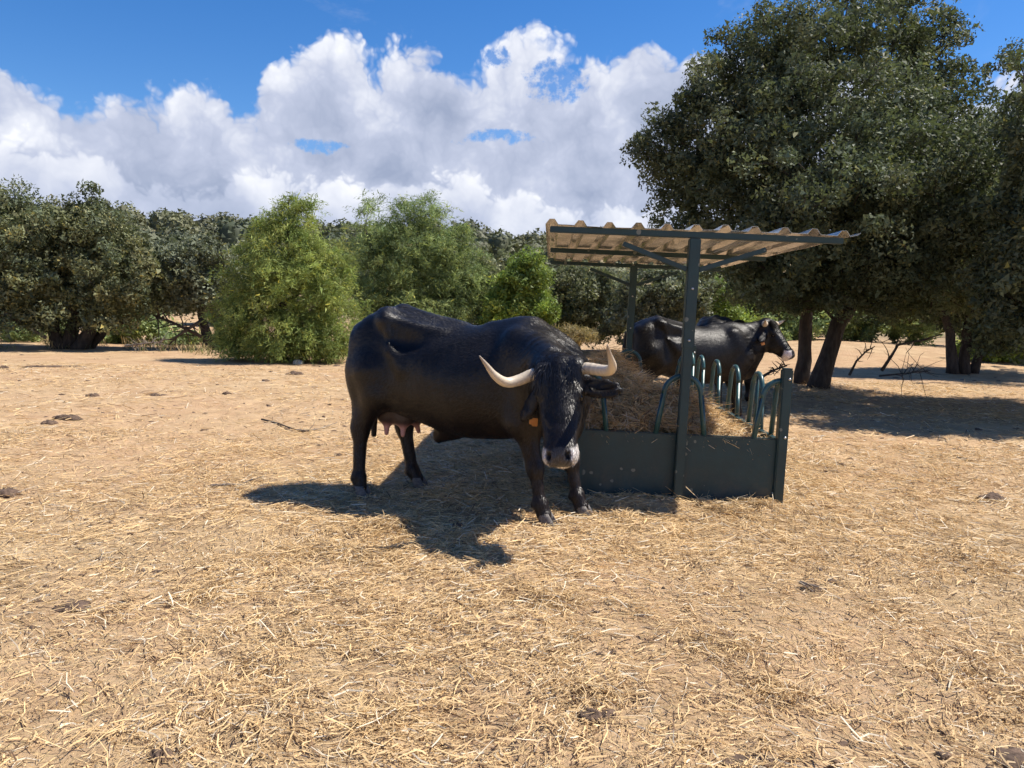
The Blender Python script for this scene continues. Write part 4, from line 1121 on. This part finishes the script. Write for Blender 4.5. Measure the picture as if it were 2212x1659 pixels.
def limbs(parent, trunks, clumps, r_tip=0.007, mat=None, sides=4, gnarl=0.12, name='trunk'):
    """trunks: list of polylines [(x,y,z,r)...]; boughs grow from them to every clump"""
    pos = []; par = []; rad0 = []
    for tr in trunks:
        prev = -1; tr = np.asarray(tr, float)
        for i in range(len(tr) - 1):
            m = max(2, int(np.linalg.norm(tr[i + 1, :3] - tr[i, :3]) / 0.25))
            for k in range(m + (i == len(tr) - 2)):
                q = tr[i] + (tr[i + 1] - tr[i]) * k / m
                j = rng.normal(0, 0.012, 3) if (i or k) else 0
                pos.append(q[:3] + j); par.append(prev); rad0.append(q[3]); prev = len(pos) - 1
    n0 = len(pos)
    path = [0.0] * n0
    C = np.asarray(clumps); tr0 = np.array(pos)
    dist = np.array([np.min(np.linalg.norm(tr0 - c, axis=1)) for c in C]); order = np.argsort(dist)
    pos = list(map(np.asarray, pos))
    arr = np.zeros((n0 + len(C) * 5, 3)); arr[:n0] = tr0; pl_ = np.zeros(len(arr)); cnt = n0
    low = tr0[:, 2].min()
    for i in range(n0): pl_[i] = 0.25 * max(0, (tr0[:, 2].max() - tr0[i, 2]))
    for ci in order:
        c = C[ci]; d = np.linalg.norm(arr[:cnt] - c, axis=1) + 0.45 * pl_[:cnt] + 0.9 * np.maximum(arr[:cnt, 2] - c[2] + 0.1, 0)
        b = int(np.argmin(d)); a = arr[b]; L = np.linalg.norm(c - a)
        m = 2 if L < 0.5 else (3 if L < 1.2 else 5)
        prev = b
        for k in range(1, m + 1):
            t = k / m; q = a + (c - a) * t + np.array((0, 0, 0.10 * L * math.sin(math.pi * t))) + (rng.normal(0, gnarl * L * 0.5, 3) if k < m else 0)
            if cnt >= len(arr): arr = np.vstack([arr, np.zeros((2000, 3))]); pl_ = np.append(pl_, np.zeros(2000))
            arr[cnt] = q; pl_[cnt] = pl_[prev] + L / m; par.append(prev); rad0.append(0.0); prev = cnt; cnt += 1
    par = np.array(par); acc = np.zeros(cnt); child = np.zeros(cnt, bool); child[par[par >= 0]] = True
    acc[~child] = r_tip ** 2.2
    for i in range(cnt - 1, -1, -1):
        if par[i] >= 0 and (i >= n0 or True): acc[par[i]] += acc[i]
    r = acc ** (1 / 2.2); r0 = np.array(rad0)
    r[:n0] = r0[:n0]
    r[n0:] = np.minimum(r[n0:], 0.10)
    mb_V = []; mb_Q = []; a_ = np.arange(sides) * 2 * math.pi / sides; n = 0
    for i in range(n0, cnt):
        p0, p1 = arr[par[i]], arr[i]; d = p1 - p0; L = np.linalg.norm(d)
        if L < 1e-4: continue
        d /= L; u = np.cross(d, (0.3, 0.8, 0.52)); u /= np.linalg.norm(u) + 1e-9; w = np.cross(d, u)
        ring = np.cos(a_)[:, None] * u + np.sin(a_)[:, None] * w
        rp = min(r[par[i]], r[i] * 1.35)
        mb_V.append(np.concatenate([p0 - d * rp * 0.3 + ring * rp, p1 + d * r[i] * 0.3 + ring * r[i]]))
        j = np.arange(sides); k = (j + 1) % sides
        mb_Q.append(np.stack([n + j, n + k, n + sides + k, n + sides + j], 1)); n += 2 * sides
    if mb_V:
        bo = mesh_np('boughs', np.concatenate(mb_V), np.concatenate(mb_Q), mat or M['bark'], parent); bo['kind'] = 'stuff'
    # trunks as smooth flared tubes
    i = 0
    for tr in trunks:
        idx = []
        while i < n0 and (par[i] != -1 or not idx): idx.append(i); i += 1
        P = arr[idx]; R = np.array([rad0[q] for q in idx])
        h = np.linspace(0, 1, len(P)); R = R * (1 + 0.06 * np.sin(h * 37))
        tm = MB().tube(P, R, 14); tv = tm.V[0]; cen = np.repeat(P, 14, 0); dv = tv[:len(cen)] - cen
        an = np.arctan2(dv[:, 1], dv[:, 0]); kk = 1 + 0.30 * (fbm(an * 1.3 + 5 + P[0, 0], cen[:, 2] * 1.2, 3) - .5) + 0.22 * (vnoise(an * 3.5, cen[:, 2] * 2.0) - .5) + 0.3 * np.exp(-np.maximum(cen[:, 2] - cen[:, 2].min(), 0) / 0.22) * (0.4 + 0.9 * vnoise(an * 1.6 + 9, an * 0))
        tv[:len(cen)] = cen + dv * kk[:, None]; tm.build(name, mat or M['bark'], parent)
def crown_clumps(lobes, n, shell=0.35):
    vol = np.array([l[1][0] * l[1][1] * l[1][2] for l in lobes]) ** 0.72; pr = vol / vol.sum()
    k = rng.choice(len(lobes), n, p=pr)
    d = rng.normal(0, 1, (n, 3)); d /= np.linalg.norm(d, axis=1)[:, None]
    r = (shell + (1 - shell) * rng.random(n)) ** 0.6
    cen = np.array([l[0] for l in lobes])[k]; rad = np.array([l[1] for l in lobes])[k]
    lump_ = np.sin(d[:, 0] * 5.1 + k * 1.7) * np.sin(d[:, 1] * 4.7 + k) + np.sin(d[:, 2] * 6.3 + k * 2.3)
    r = r * (0.97 + 0.15 * lump_ + 0.11 * rng.normal(0, 1, n))
    return cen + d * rad * r[:, None], d
def px_lobes(Y, lst, depth=1.0, shift=0.0):
    """lobes given in photo pixels, at the tree's own distance"""
    out = []
    for (x, y, rx, ry, *dz) in lst:
        yy = Y + (dz[0] if dz else 0.0); k = yy / FPX
        out.append((tuple(at(x, y, yy)), (rx * k, max(rx, ry) * k * depth, ry * k)))
    return out
def tree(name, label, Y, lobes, n_clumps, per, size, aspect, mat, cols, trunks, spread=0.24, cat='tree', group=None, depth=0.85, zmin=0.05,
         bark=None, style='leaf', r_tip=0.007, hue=None, trunk_name='trunk', gnarl=0.12, shell=0.35):
    base = Vector(trunks[0][0][:3])
    R = empty(name, base); tag(R, label, cat, group)
    LB = px_lobes(Y, lobes, depth)
    C, D = crown_clumps(LB, n_clumps, shell)
    k = C[:, 2] > zmin + gz(C[:, 0], C[:, 1]); C, D = C[k], D[k]
    B = np.array(base); n = len(C)
    limbs(R, [[(q[0] - B[0], q[1] - B[1], q[2] - B[2], q[3]) for q in t] for t in trunks], C - B, r_tip, bark, gnarl=gnarl, name=trunk_name)
    m = n * per
    ci = np.repeat(np.arange(n), per)
    sp = spread * rng.uniform(0.6, 1.35, n)
    off = rng.normal(0, 1, (m, 3)); off *= (rng.random(m) ** 0.33 / (np.linalg.norm(off, axis=1) + 1e-6))[:, None] * sp[ci][:, None]
    droop = None
    if style == 'spray':      # feathery shoots: leaves strung along arching stems
        ns = 9; sid = rng.integers(0, ns, m)
        sdir = D[:, None, :] * 0.55 + rng.normal(0, 0.6, (n, ns, 3)) + np.array((0, 0, 0.35)); sdir /= np.linalg.norm(sdir, axis=2)[..., None]
        t = rng.random(m); s = sdir[ci, sid]
        off = s * (t * sp[ci] * 1.7)[:, None] + rng.normal(0, 1, (m, 3)) * (0.035 * spread / .24)
        off[:, 2] -= 0.75 * sp[ci] * t ** 2
        droop = s * 1.4 - np.array((0, 0, 0.9)) * t[:, None]
    else:
        off = off * np.array((1, 1, 0.85)) + D[ci] * (0.25 * sp[ci] * rng.random(m))[:, None]
    P = C[ci] + off
    keep = P[:, 2] > gz(P[:, 0], P[:, 1]) + 0.03
    P, ci2 = P[keep], ci[keep]
    cc = np.array([cols[i] for i in rng.integers(0, len(cols), n)]) * rng.uniform(0.6, 1.5, (n, 1))
    col = cc[ci2] * rng.uniform(0.7, 1.3, (len(P), 1)) * np.array((1, 1, 1))
    y = rng.random(len(P)) < 0.03; col[y] = col[y] * np.array((1.9, 1.5, 0.9))
    V = leaves(P - B, D[ci2], size, aspect, col, droop=droop[keep] if droop is not None else None)
    o = leaf_mesh('crown', [V], mat, R)
    o['kind'] = 'stuff'
    return R
OAK = [(0.108, 0.130, 0.072), (0.082, 0.103, 0.058), (0.138, 0.158, 0.090), (0.092, 0.118, 0.070)]
OAKL = [(0.170, 0.182, 0.090), (0.135, 0.152, 0.080), (0.195, 0.198, 0.098), (0.112, 0.136, 0.078)]
OAKG = [(0.181, 0.202, 0.134), (0.148, 0.168, 0.110)]
JUN = [(0.29, 0.36, 0.098), (0.22, 0.295, 0.085), (0.36, 0.41, 0.12)]
TAM = [(0.244, 0.321, 0.129), (0.199, 0.270, 0.115), (0.297, 0.361, 0.129)]
BRT = [(0.24, 0.34, 0.06), (0.19, 0.28, 0.06), (0.29, 0.37, 0.08)]
OLV = [(0.230, 0.242, 0.133), (0.182, 0.200, 0.109), (0.266, 0.266, 0.152)]
def T4(px, py, Y, r): p = at(px, py, Y); return (p.x, p.y, p.z, r)
def foot(px, Y, r):
    p = at(px, 760, Y); return (p.x, p.y, float(gz(p.x, p.y)) - 0.05, r)
BY = 15.2
tree('holm_oak', 'tall holm oak with leaning trunk on the right, towering over the feeder', BY,
     [(1420, 315, 62, 55), (1450, 405, 70, 75), (1500, 330, 110, 105), (1560, 210, 110, 100, -.5), (1640, 150, 120, 100), (1760, 110, 130, 110, -.8), (1880, 70, 130, 100), (1990, 120, 100, 85, .5), (2050, 210, 45, 45),
      (1640, 330, 170, 130, -1.2), (1800, 290, 190, 140, -1.5), (1960, 280, 150, 130, -.5), (1600, 470, 170, 85, -.5), (1780, 470, 200, 110, -2.0), (1950, 470, 160, 120, -1.5), (2030, 370, 100, 110, .5),
      (1740, 600, 170, 65, -1.2), (1900, 610, 170, 60, -1.6), (1600, 590, 90, 60, 1.0), (2030, 600, 110, 70, -.8), (1680, 560, 120, 80, -1.5), (1980, 380, 140, 120, -3.0), (1850, 430, 150, 110, -3.2), (2060, 480, 110, 110, -3.0), (1960, 560, 120, 70, -2.6), (1700, 645, 80, 28), (1850, 655, 120, 26, -1), (1980, 650, 90, 28, -1.5)],
     1850, 145, 0.062, 0.62, M['oak'], OAK,
     [[foot(1772, BY, .18), T4(1790, 770, BY, .155), T4(1812, 700, BY, .145), T4(1850, 640, BY + .1, .13), T4(1890, 540, BY, .15), T4(1900, 380, BY, .10), T4(1880, 200, BY, .05)],
      [foot(1738, BY + .9, .15), T4(1740, 720, BY + .9, .125), T4(1745, 640, BY + .8, .115), T4(1720, 500, BY + .5, .13), T4(1660, 350, BY, .08), T4(1620, 230, BY, .04)]],
     spread=0.27, depth=0.95)
tree('holm_oak', 'dark holm oak at the right edge of the picture, behind the tall oak', 19.5,
     [(2190, 150, 45, 45), (2220, 240, 75, 80), (2160, 310, 90, 75), (2250, 380, 130, 130), (2130, 440, 120, 110), (2060, 560, 110, 90), (2170, 570, 130, 110), (2270, 560, 130, 130), (2100, 660, 110, 55), (2220, 680, 110, 50), (2380, 400, 150, 220), (2040, 680, 60, 35), (2150, 700, 70, 35), (2140, 725, 60, 28), (2215, 735, 60, 28)],
     700, 120, 0.078, 0.62, M['oak'], OAK,
     [[foot(2062, 19.5, .13), T4(2052, 720, 19.5, .10), T4(2030, 650, 19.5, .10), T4(2050, 560, 19.5, .06)], [foot(2085, 19.5, .13), T4(2090, 700, 19.5, .10), T4(2110, 600, 19.6, .10), T4(2170, 400, 19.6, .06)],
      [foot(2105, 19.7, .11), T4(2130, 720, 19.7, .085), T4(2180, 640, 19.7, .09), T4(2260, 500, 19.8, .06)]], spread=0.30, depth=0.9)
tree('holm_oak', 'nearest holm oak, its dark boughs hanging in at the right picture edge', 10.7,
     [(2210, 160, 25, 45), (2240, 270, 65, 90), (2300, 330, 130, 150), (2210, 440, 80, 110), (2330, 500, 170, 150), (2170, 560, 60, 70), (2260, 620, 130, 80), (2420, 400, 150, 190), (2420, 620, 150, 100), (2190, 650, 70, 40), (2300, 450, 140, 150, 2.6), (2400, 420, 150, 180, 2.6), (2280, 560, 120, 100, 2.4), (2320, 430, 140, 150, 1.3), (2420, 560, 130, 120, 1.3), (2230, 700, 80, 40)],
     1150, 120, 0.060, 0.62, M['oak'], OAK,
     [[foot(2400, 10.7, .22), T4(2390, 720, 10.7, .17), T4(2370, 600, 10.7, .13), T4(2320, 420, 10.7, .07)]], spread=0.25, depth=0.95)
tree('holm_oak', 'spreading olive-toned holm oak with many stems at the left edge', 22.0,
     [(-60, 520, 110, 110), (20, 450, 60, 45), (30, 510, 110, 70), (120, 520, 130, 75), (195, 445, 38, 35), (200, 500, 80, 60), (275, 520, 40, 40), (60, 600, 150, 85), (220, 590, 140, 75), (315, 590, 60, 50), (120, 670, 150, 45), (-100, 640, 110, 90), (270, 645, 90, 30), (10, 425, 22, 30), (45, 430, 18, 24), (190, 425, 22, 26), (100, 455, 30, 25)],
     900, 130, 0.085, 0.6, M['oak'], OAKL,
     [[foot(130, 22, .2), T4(110, 690, 22, .15), T4(60, 620, 22, .10), T4(20, 520, 22, .05)], [foot(150, 22.1, .22), T4(160, 690, 22.1, .16), T4(150, 600, 22.2, .10), T4(190, 500, 22.2, .05)],
      [foot(170, 22, .2), T4(210, 690, 22, .15), T4(260, 640, 22, .10), T4(320, 590, 22, .05)], [foot(185, 22.3, .15), T4(230, 710, 22.3, .11), T4(290, 680, 22.3, .07)]], spread=0.34, depth=0.9)
tree('holm_oak', 'grey-green holm oak with low dead boughs left of the bright juniper', 23.0,
     [(400, 560, 65, 35), (440, 585, 70, 50), (380, 600, 70, 45), (470, 620, 50, 55), (420, 645, 60, 30), (365, 535, 25, 20), (450, 535, 25, 20)],
     380, 130, 0.085, 0.6, M['oak'], OAKG, [[foot(455, 23, .17), T4(440, 700, 23, .13), T4(425, 620, 23, .09), T4(420, 540, 23, .05)], [foot(460, 23.1, .12), T4(480, 690, 23.1, .09), T4(470, 600, 23, .05)]], spread=0.32)
tree('juniper', 'bright yellow-green feathery juniper left of the front cow', 19.0,
     [(625, 440, 14, 28), (622, 480, 36, 38), (620, 545, 80, 55), (690, 590, 70, 70), (550, 610, 66, 70), (620, 630, 110, 80), (720, 680, 60, 70), (520, 690, 46, 62), (600, 715, 115, 55), (690, 730, 75, 42), (610, 752, 120, 26), (520, 745, 45, 28), (720, 752, 50, 22), (660, 470, 25, 30), (590, 490, 25, 28)],
     760, 190, 0.075, 0.22, M['jun'], JUN, [[foot(610, 19, .12), T4(612, 650, 19, .08), T4(620, 520, 19, .04), T4(625, 430, 19, .015)]], spread=0.26, style='spray', r_tip=0.005)
tree('tamarisk', 'tall soft green feathery tree with yellowing tips behind the front cow', 24.0,
     [(780, 450, 20, 28), (800, 500, 46, 50), (790, 580, 66, 75), (910, 455, 42, 30), (870, 480, 40, 40), (950, 490, 34, 38), (900, 540, 110, 65), (870, 620, 120, 75), (970, 600, 70, 80), (1020, 620, 45, 60), (900, 680, 150, 40), (1000, 520, 22, 30)],
     700, 190, 0.09, 0.20, M['jun'], TAM, [[foot(880, 24, .16), T4(885, 640, 24, .12), T4(900, 540, 24, .06), T4(910, 450, 24, .02)], [foot(860, 24.1, .12), T4(830, 620, 24, .08), T4(790, 500, 24, .03)]], spread=0.32, style='spray', r_tip=0.006)
def shrub(label, Y, lobes, n, per, size, aspect, cols, mat='bush', spread=0.3, stem=None, style='leaf', name='shrub'):
    cx = stem if stem is not None else lobes[0][0]
    tree(name, label, Y, lobes, n, per, size, aspect, M[mat], cols, [[foot(cx, Y, .05), T4(cx + 3, 720, Y, .035), T4(lobes[0][0], lobes[0][1], Y, .012)]], spread=spread, cat='shrub', r_tip=0.005, style=style, trunk_name='stem', zmin=0.0)
shrub('bright lime-green sapling above the front cow\'s back', 23.0, [(1130, 610, 50, 50), (1120, 660, 62, 55), (1160, 690, 52, 45), (1090, 690, 45, 45), (1140, 570, 25, 20)], 170, 170, 0.10, 0.5, BRT)
shrub('grey-brown thicket behind the front cow\'s hips', 24.5, [(980, 670, 70, 45), (1040, 650, 60, 60), (930, 700, 80, 45), (1010, 710, 90, 40), (1060, 600, 40, 45)], 240, 130, 0.09, 0.5, OLV)
shrub('olive thicket left of the far feeder post', 25.0, [(1250, 640, 60, 55), (1220, 690, 65, 55), (1290, 680, 60, 60), (1330, 630, 55, 60), (1200, 620, 50, 45), (1270, 600, 40, 30)], 300, 130, 0.09, 0.5, OLV)
shrub('pale-leaved oak scrub between the two feeder posts', 23.5, [(1400, 630, 70, 55), (1440, 680, 80, 60), (1370, 690, 65, 55), (1480, 640, 60, 60)], 260, 130, 0.09, 0.6, OAKG)
shrub('soft green scrub right of the near feeder post', 24.0, [(1540, 650, 45, 50), (1570, 690, 60, 45), (1520, 700, 45, 40)], 160, 130, 0.085, 0.4, BRT)
shrub('shaded green scrub seen past the leaning oak trunk', 28.0, [(1880, 700, 70, 50), (1960, 690, 90, 55), (1840, 680, 50, 60), (2000, 650, 80, 60), (1640, 700, 90, 60), (1740, 690, 80, 60)], 330, 120, 0.11, 0.5, TAM)
shrub('bright green low bush at the right edge below the dark oak', 22.5, [(2160, 745, 62, 42), (2220, 730, 60, 50), (2110, 760, 40, 28)], 200, 150, 0.09, 0.5, BRT)
shrub('green undergrowth between the left oak\'s stems', 25.5, [(240, 725, 60, 25), (310, 715, 50, 30), (60, 720, 80, 30), (400, 735, 50, 15)], 150, 120, 0.10, 0.5, TAM)
shrub('dark scrub closing the gap behind the left oaks', 31.0, [(-60, 660, 120, 60), (80, 660, 120, 50), (230, 650, 110, 50), (480, 660, 60, 50), (330, 660, 60, 40)], 300, 110, 0.13, 0.6, OAKL)
shrub('dense dark scrub behind the twin oak trunks', 33.0, [(1640, 640, 90, 60), (1760, 640, 100, 60), (1900, 640, 100, 60), (2060, 670, 110, 60), (2210, 680, 120, 60)], 330, 110, 0.13, 0.6, OAK)
shrub('dry fawn grass tuft beneath the olive thicket', 22.5, [(1235, 722, 30, 10), (1205, 727, 25, 7), (1265, 728, 20, 6)], 60, 70, 0.16, 0.10, [(0.42, 0.33, 0.17), (0.35, 0.28, 0.13)], spread=0.22, name='grass_tuft')

# ------------------------------------------------------------------ wooded hillside
def hillside():
    VC = []; cv, cf, cc_ = [], [], []
    n = 1150
    az = rng.uniform(-0.85, 0.85, n); r = 52 + (205 - 52) * rng.random(n) ** 0.85
    x, y = r * np.sin(az), r * np.cos(az); z = gz(x, y)
    rad = rng.uniform(1.0, 2.3, n) * (0.8 + 0.2 * (r / 100)); hh = rad * rng.uniform(0.75, 1.1, n)
    u = np.linspace(0, 2 * math.pi, 9)[:-1]
    for i in range(n):
        per = int(240 if r[i] < 85 else 170)
        d = rng.normal(0, 1, (per, 3)); d[:, 2] = np.abs(d[:, 2]) * 0.9 - 0.25; d /= np.linalg.norm(d, axis=1)[:, None]
        lump = 0.85 + 0.28 * np.sin(3 * np.arctan2(d[:, 1], d[:, 0]) + i) * (1 - np.abs(d[:, 2])) + rng.normal(0, 0.07, per)
        c = np.array((x[i], y[i], z[i] + hh[i] * 0.75))
        P = c + d * np.array((rad[i], rad[i], hh[i])) * lump[:, None]
        base = np.array(OLV[i % 3] if rng.random() < 0.35 else OAKL[i % 4]) * rng.uniform(0.7, 1.15)
        VC.append(leaves(P, d, 0.37 * (0.8 + 0.3 * r[i] / 100), 0.9, base * 0.80 * rng.uniform(0.75, 1.25, (per, 1)), outw=1.6))
        # solid heart of the crown
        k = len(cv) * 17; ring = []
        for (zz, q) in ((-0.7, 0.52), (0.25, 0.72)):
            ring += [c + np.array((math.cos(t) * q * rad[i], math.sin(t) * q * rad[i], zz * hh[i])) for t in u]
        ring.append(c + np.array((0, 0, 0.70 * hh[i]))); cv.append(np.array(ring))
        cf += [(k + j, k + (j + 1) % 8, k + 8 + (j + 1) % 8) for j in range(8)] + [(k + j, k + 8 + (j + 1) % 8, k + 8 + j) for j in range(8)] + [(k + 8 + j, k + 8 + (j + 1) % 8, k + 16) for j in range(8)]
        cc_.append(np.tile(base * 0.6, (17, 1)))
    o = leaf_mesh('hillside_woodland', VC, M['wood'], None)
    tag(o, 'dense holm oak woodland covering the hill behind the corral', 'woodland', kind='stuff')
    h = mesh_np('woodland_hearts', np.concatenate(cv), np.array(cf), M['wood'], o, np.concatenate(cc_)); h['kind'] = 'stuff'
hillside()
def crest_tree(px, dist, w, h, label):
    d = ray(px, 470); d.z = 0; d.normalize(); x, y = d.x * dist, d.y * dist; z = float(gz(x, y))
    R = empty('crest_oak', (x, y, z)); tag(R, label, 'tree', 'round oaks standing on the hill crest')
    MB().tube([(0, 0, -.2), (0.1, 0, h * .3), (0, 0.1, h * .6)], [w * .07, w * .05, w * .03], 8).build('trunk', M['bark'], R)
    per = 700; dd = rng.normal(0, 1, (per, 3)); dd /= np.linalg.norm(dd, axis=1)[:, None]
    P = np.array((0, 0, h * .62)) + dd * np.array((w / 2, w / 2, h * .36)) * (rng.random((per, 1)) ** .3) * (1 + .15 * np.sin(4 * dd[:, :1] + 3 * dd[:, 1:2]))
    leaf_mesh('crown', [leaves(P, dd, 0.42, 0.8, np.array((0.05, 0.055, 0.035)) * rng.uniform(.7, 1.3, (per, 1)))], M['wood'], R)
crest_tree(478, 142, 5.2, 4.2, 'round oak standing out on the hill crest above the juniper\'s left')
crest_tree(545, 145, 4.6, 3.4, 'lower round oak on the crest right beside the rounder one')
crest_tree(585, 146, 4.0, 3.2, 'small oak on the crest just left of the juniper\'s tip')
crest_tree(710, 144, 4.2, 3.2, 'crest oak between the juniper\'s tip and the feathery tree')
crest_tree(1150, 142, 4.4, 3.4, 'crest oak just left of the feeder roof')
crest_tree(1010, 142, 4.0, 3.2, 'crest oak right of the yellow-tipped feathery tree')

# ------------------------------------------------------------------ dead boughs and small things on the ground
def branchy(name, label, pts, r, n, mat, cat='branch', spread=0.6, group=None, seed=1, lift=0.0):
    rs = np.random.default_rng(seed); P = np.array([tuple(p) for p in pts]); B = P[0].copy(); P = P - B
    R = empty(name, B); tag(R, label, cat, group)
    rr = np.linspace(r, r * 0.35, len(P)); MB().tube(P, rr, 8).build('stem', mat, R)
    tot = len(P) - 1
    for i in range(n):
        t = rs.uniform(0.15, 1) * tot; k = min(int(t), tot - 1); q = P[k] + (P[k + 1] - P[k]) * (t - k); d = (P[-1] - P[0]); L = np.linalg.norm(d)
        v = d / L * rs.uniform(0.2, 1) + rs.normal(0, spread, 3) + np.array((0, 0, lift)); v /= np.linalg.norm(v); l = L * rs.uniform(0.15, 0.45)
        pts2 = [q]
        for s in range(4): v = v + rs.normal(0, 0.25, 3); v /= np.linalg.norm(v); pts2.append(pts2[-1] + v * l / 4)
        pts2 = np.array(pts2); zmin = -B[2] + 0.01 + gz(pts2[:, 0] + B[0], pts2[:, 1] + B[1]); pts2[:, 2] = np.maximum(pts2[:, 2], zmin)
        MB().tube(pts2, np.linspace(r * 0.4, r * 0.12, 5), 5).build('twig', mat, R)
    return R
def gpts(lst, dz=0.015):
    out = []
    for px, py, *h in lst:
        p = gp(px, py); out.append((p.x, p.y, float(gz(p.x, p.y)) + (h[0] if h else dz)))
    return out
branchy('dead_bough', 'dead bough reaching to the ground under the grey-green oak', [at(440, 690, 22.6), at(415, 705, 22.3), at(385, 725, 22.2), at(365, 745, 22.1)], 0.06, 16, M['darktwig'], spread=.5, seed=3)
branchy('dead_bough', 'tangle of dead twigs beneath the grey-green oak', [at(450, 735, 22.8), at(410, 715, 22.5), at(370, 695, 22.5), at(330, 680, 22.4)], 0.06, 22, M['darktwig'], spread=.7, seed=4)
branchy('dead_bough', 'pale dead bough at the left edge under the spreading oak', [at(100, 730, 21.5), at(50, 700, 21.3), at(20, 680, 21.2), at(-10, 665, 21.2)], 0.05, 8, M['deadwood'], seed=5)
branchy('dead_bough', 'grey brushwood lying right of the left oak\'s stems', [at(270, 748, 21.0), at(310, 742, 21.0), at(350, 738, 21.0)], 0.03, 26, M['deadwood'], spread=.8, seed=6)
branchy('dead_bough', 'crooked dead bough arching over the shade right of the leaning trunk', [at(1905, 800, 13.4), at(1925, 770, 13.5), at(1940, 745, 13.6), at(1990, 735, 13.8), at(2035, 722, 14.0)], 0.030, 6, M['darktwig'], spread=.5, seed=7)
branchy('dead_bough', 'bare dead twigs against the foot of the leaning trunk', [at(1835, 810, 13.9), at(1850, 780, 14.0), at(1870, 760, 14.0), at(1890, 748, 14.0)], 0.024, 12, M['darktwig'], spread=.6, seed=8, lift=.2)
branchy('dead_bough', 'low brushwood in the shade between the two right-hand oaks', [at(1900, 812, 13.4), at(1960, 806, 13.6), at(2010, 800, 14.0)], 0.018, 22, M['darktwig'], spread=.8, seed=9)
branchy('dead_bough', 'dark twiggy brush below the side-on cow\'s muzzle', [at(1640, 818, 13.6), at(1670, 800, 13.6), at(1700, 790, 13.7)], 0.03, 26, M['darktwig'], spread=.9, seed=10, lift=.3)
branchy('stick', 'thin dark bent stick lying left of the front cow', gpts([(565, 908), (600, 915), (625, 928), (655, 937), (672, 932)]), 0.012, 0, M['darktwig'], 'stick')
branchy('stick', 'knobbly twig lying at the right end of the bent stick', gpts([(640, 934), (665, 933), (690, 928), (728, 916)]), 0.011, 3, M['deadwood'], 'stick', seed=12)
branchy('stick', 'pale grey stick lying left of the cow\'s shadow', gpts([(455, 1056), (490, 1052), (520, 1048), (545, 1040)]), 0.013, 1, M['deadwood'], 'stick', seed=13)
branchy('stick', 'pale broken stick in the dark clod right of the centre foreground', gpts([(1728, 1268, .03), (1750, 1278, .03), (1768, 1284, .03)]), 0.008, 0, M['deadwood'], 'stick', seed=14)
def lump(name, label, px, py, w, d, h, mat, cat, seed, rough=0.3, group=None):
    p = gp(px, py); rs = np.random.default_rng(seed)
    bm = bmesh.new(); bmesh.ops.create_icosphere(bm, subdivisions=4, radius=1.0)
    q = rs.uniform(0, 90)
    for v in bm.verts:
        c = v.co.copy(); a = math.atan2(c.y, c.x)
        k = 0.55 + 0.75 * float(fbm(math.cos(a) * 1.6 + q, math.sin(a) * 1.6 + q, 4)) + 0.22 * (float(vnoise(c.x * 6 + q, c.y * 6 + c.z * 3)) - .5)
        t = float(fbm(c.x * 2.6 + q, c.y * 2.6 - q, 4))
        v.co = Vector((c.x * w * k, c.y * d * k, (c.z * h * (0.25 + 1.5 * t) if c.z > 0 else c.z * h * 0.3)))
    for f in bm.faces: f.smooth = True
    me = bpy.data.meshes.new(name); bm.to_mesh(me); bm.free(); me.materials.append(mat)
    o = bpy.data.objects.new(name, me); COL.objects.link(o); o.location = (p.x, p.y, float(gz(p.x, p.y)) - h * 0.02)
    o.rotation_euler = (0, 0, rs.uniform(-.4, .4)); tag(o, label, cat, group)
    return o
lump('stone', 'small white stone at the foot of the bright juniper', 645, 786, 0.13, 0.10, 0.10, M['stone'], 'stone', 1)
DU = 'dry cow dung'
for (px, py, w, d, h, lab) in (
        (638, 808, .20, .15, .06, 'long brown dung cake in front of the juniper'),
        (145, 905, .22, .09, .045, 'dark ragged dung heap with bark on the left side of the yard'),
        (105, 916, .10, .07, .04, 'small dark clod just left of the ragged dung heap'),
        (200, 855, .10, .08, .04, 'flat dark dung beyond the ragged heap, left side'),
        (118, 792, .55, .20, .03, 'wide dark smear of dung near the left oak'),
        (10, 795, .12, .08, .05, 'round dark clod at the left picture edge near the oak'),
        (12, 1068, .12, .12, .04, 'brown dung at the left picture edge level with the hooves'),
        (340, 856, .16, .08, .03, 'broken dung in the left middle ground beyond the bent stick'),
        (490, 852, .07, .06, .035, 'small clod in the middle ground in front of the juniper'),
        (160, 1312, .085, .085, .012, 'dark damp dung patch in the left foreground'),
        (345, 1640, .04, .04, .025, 'small dark clod at the bottom edge, left of centre'),
        (1275, 1552, .045, .045, .03, 'dark clod in the straw below the middle of the picture'),
        (1813, 1002, .065, .05, .025, 'round dark dung right of the feeder'),
        (1800, 1020, .07, .03, .012, 'thin dark dung strip just below the round one right of the feeder'),
        (1760, 1272, .07, .07, .022, 'dark crumbling clod right of the centre foreground'),
        (2140, 1080, .17, .10, .06, 'dark straw-covered dung heap near the right edge'),
        (2200, 1655, .10, .09, .02, 'brown dung patch at the bottom right corner'),
        (1620, 1650, .10, .05, .015, 'brown dung patch at the bottom edge right of centre'),
        (990, 1140, .06, .05, .03, 'small dung clod in the sunlit gap of the cow\'s shadow')):
    lump('dung', lab, px, py, w, d, h, M['dung'], 'dung', px, 0.3, DU)
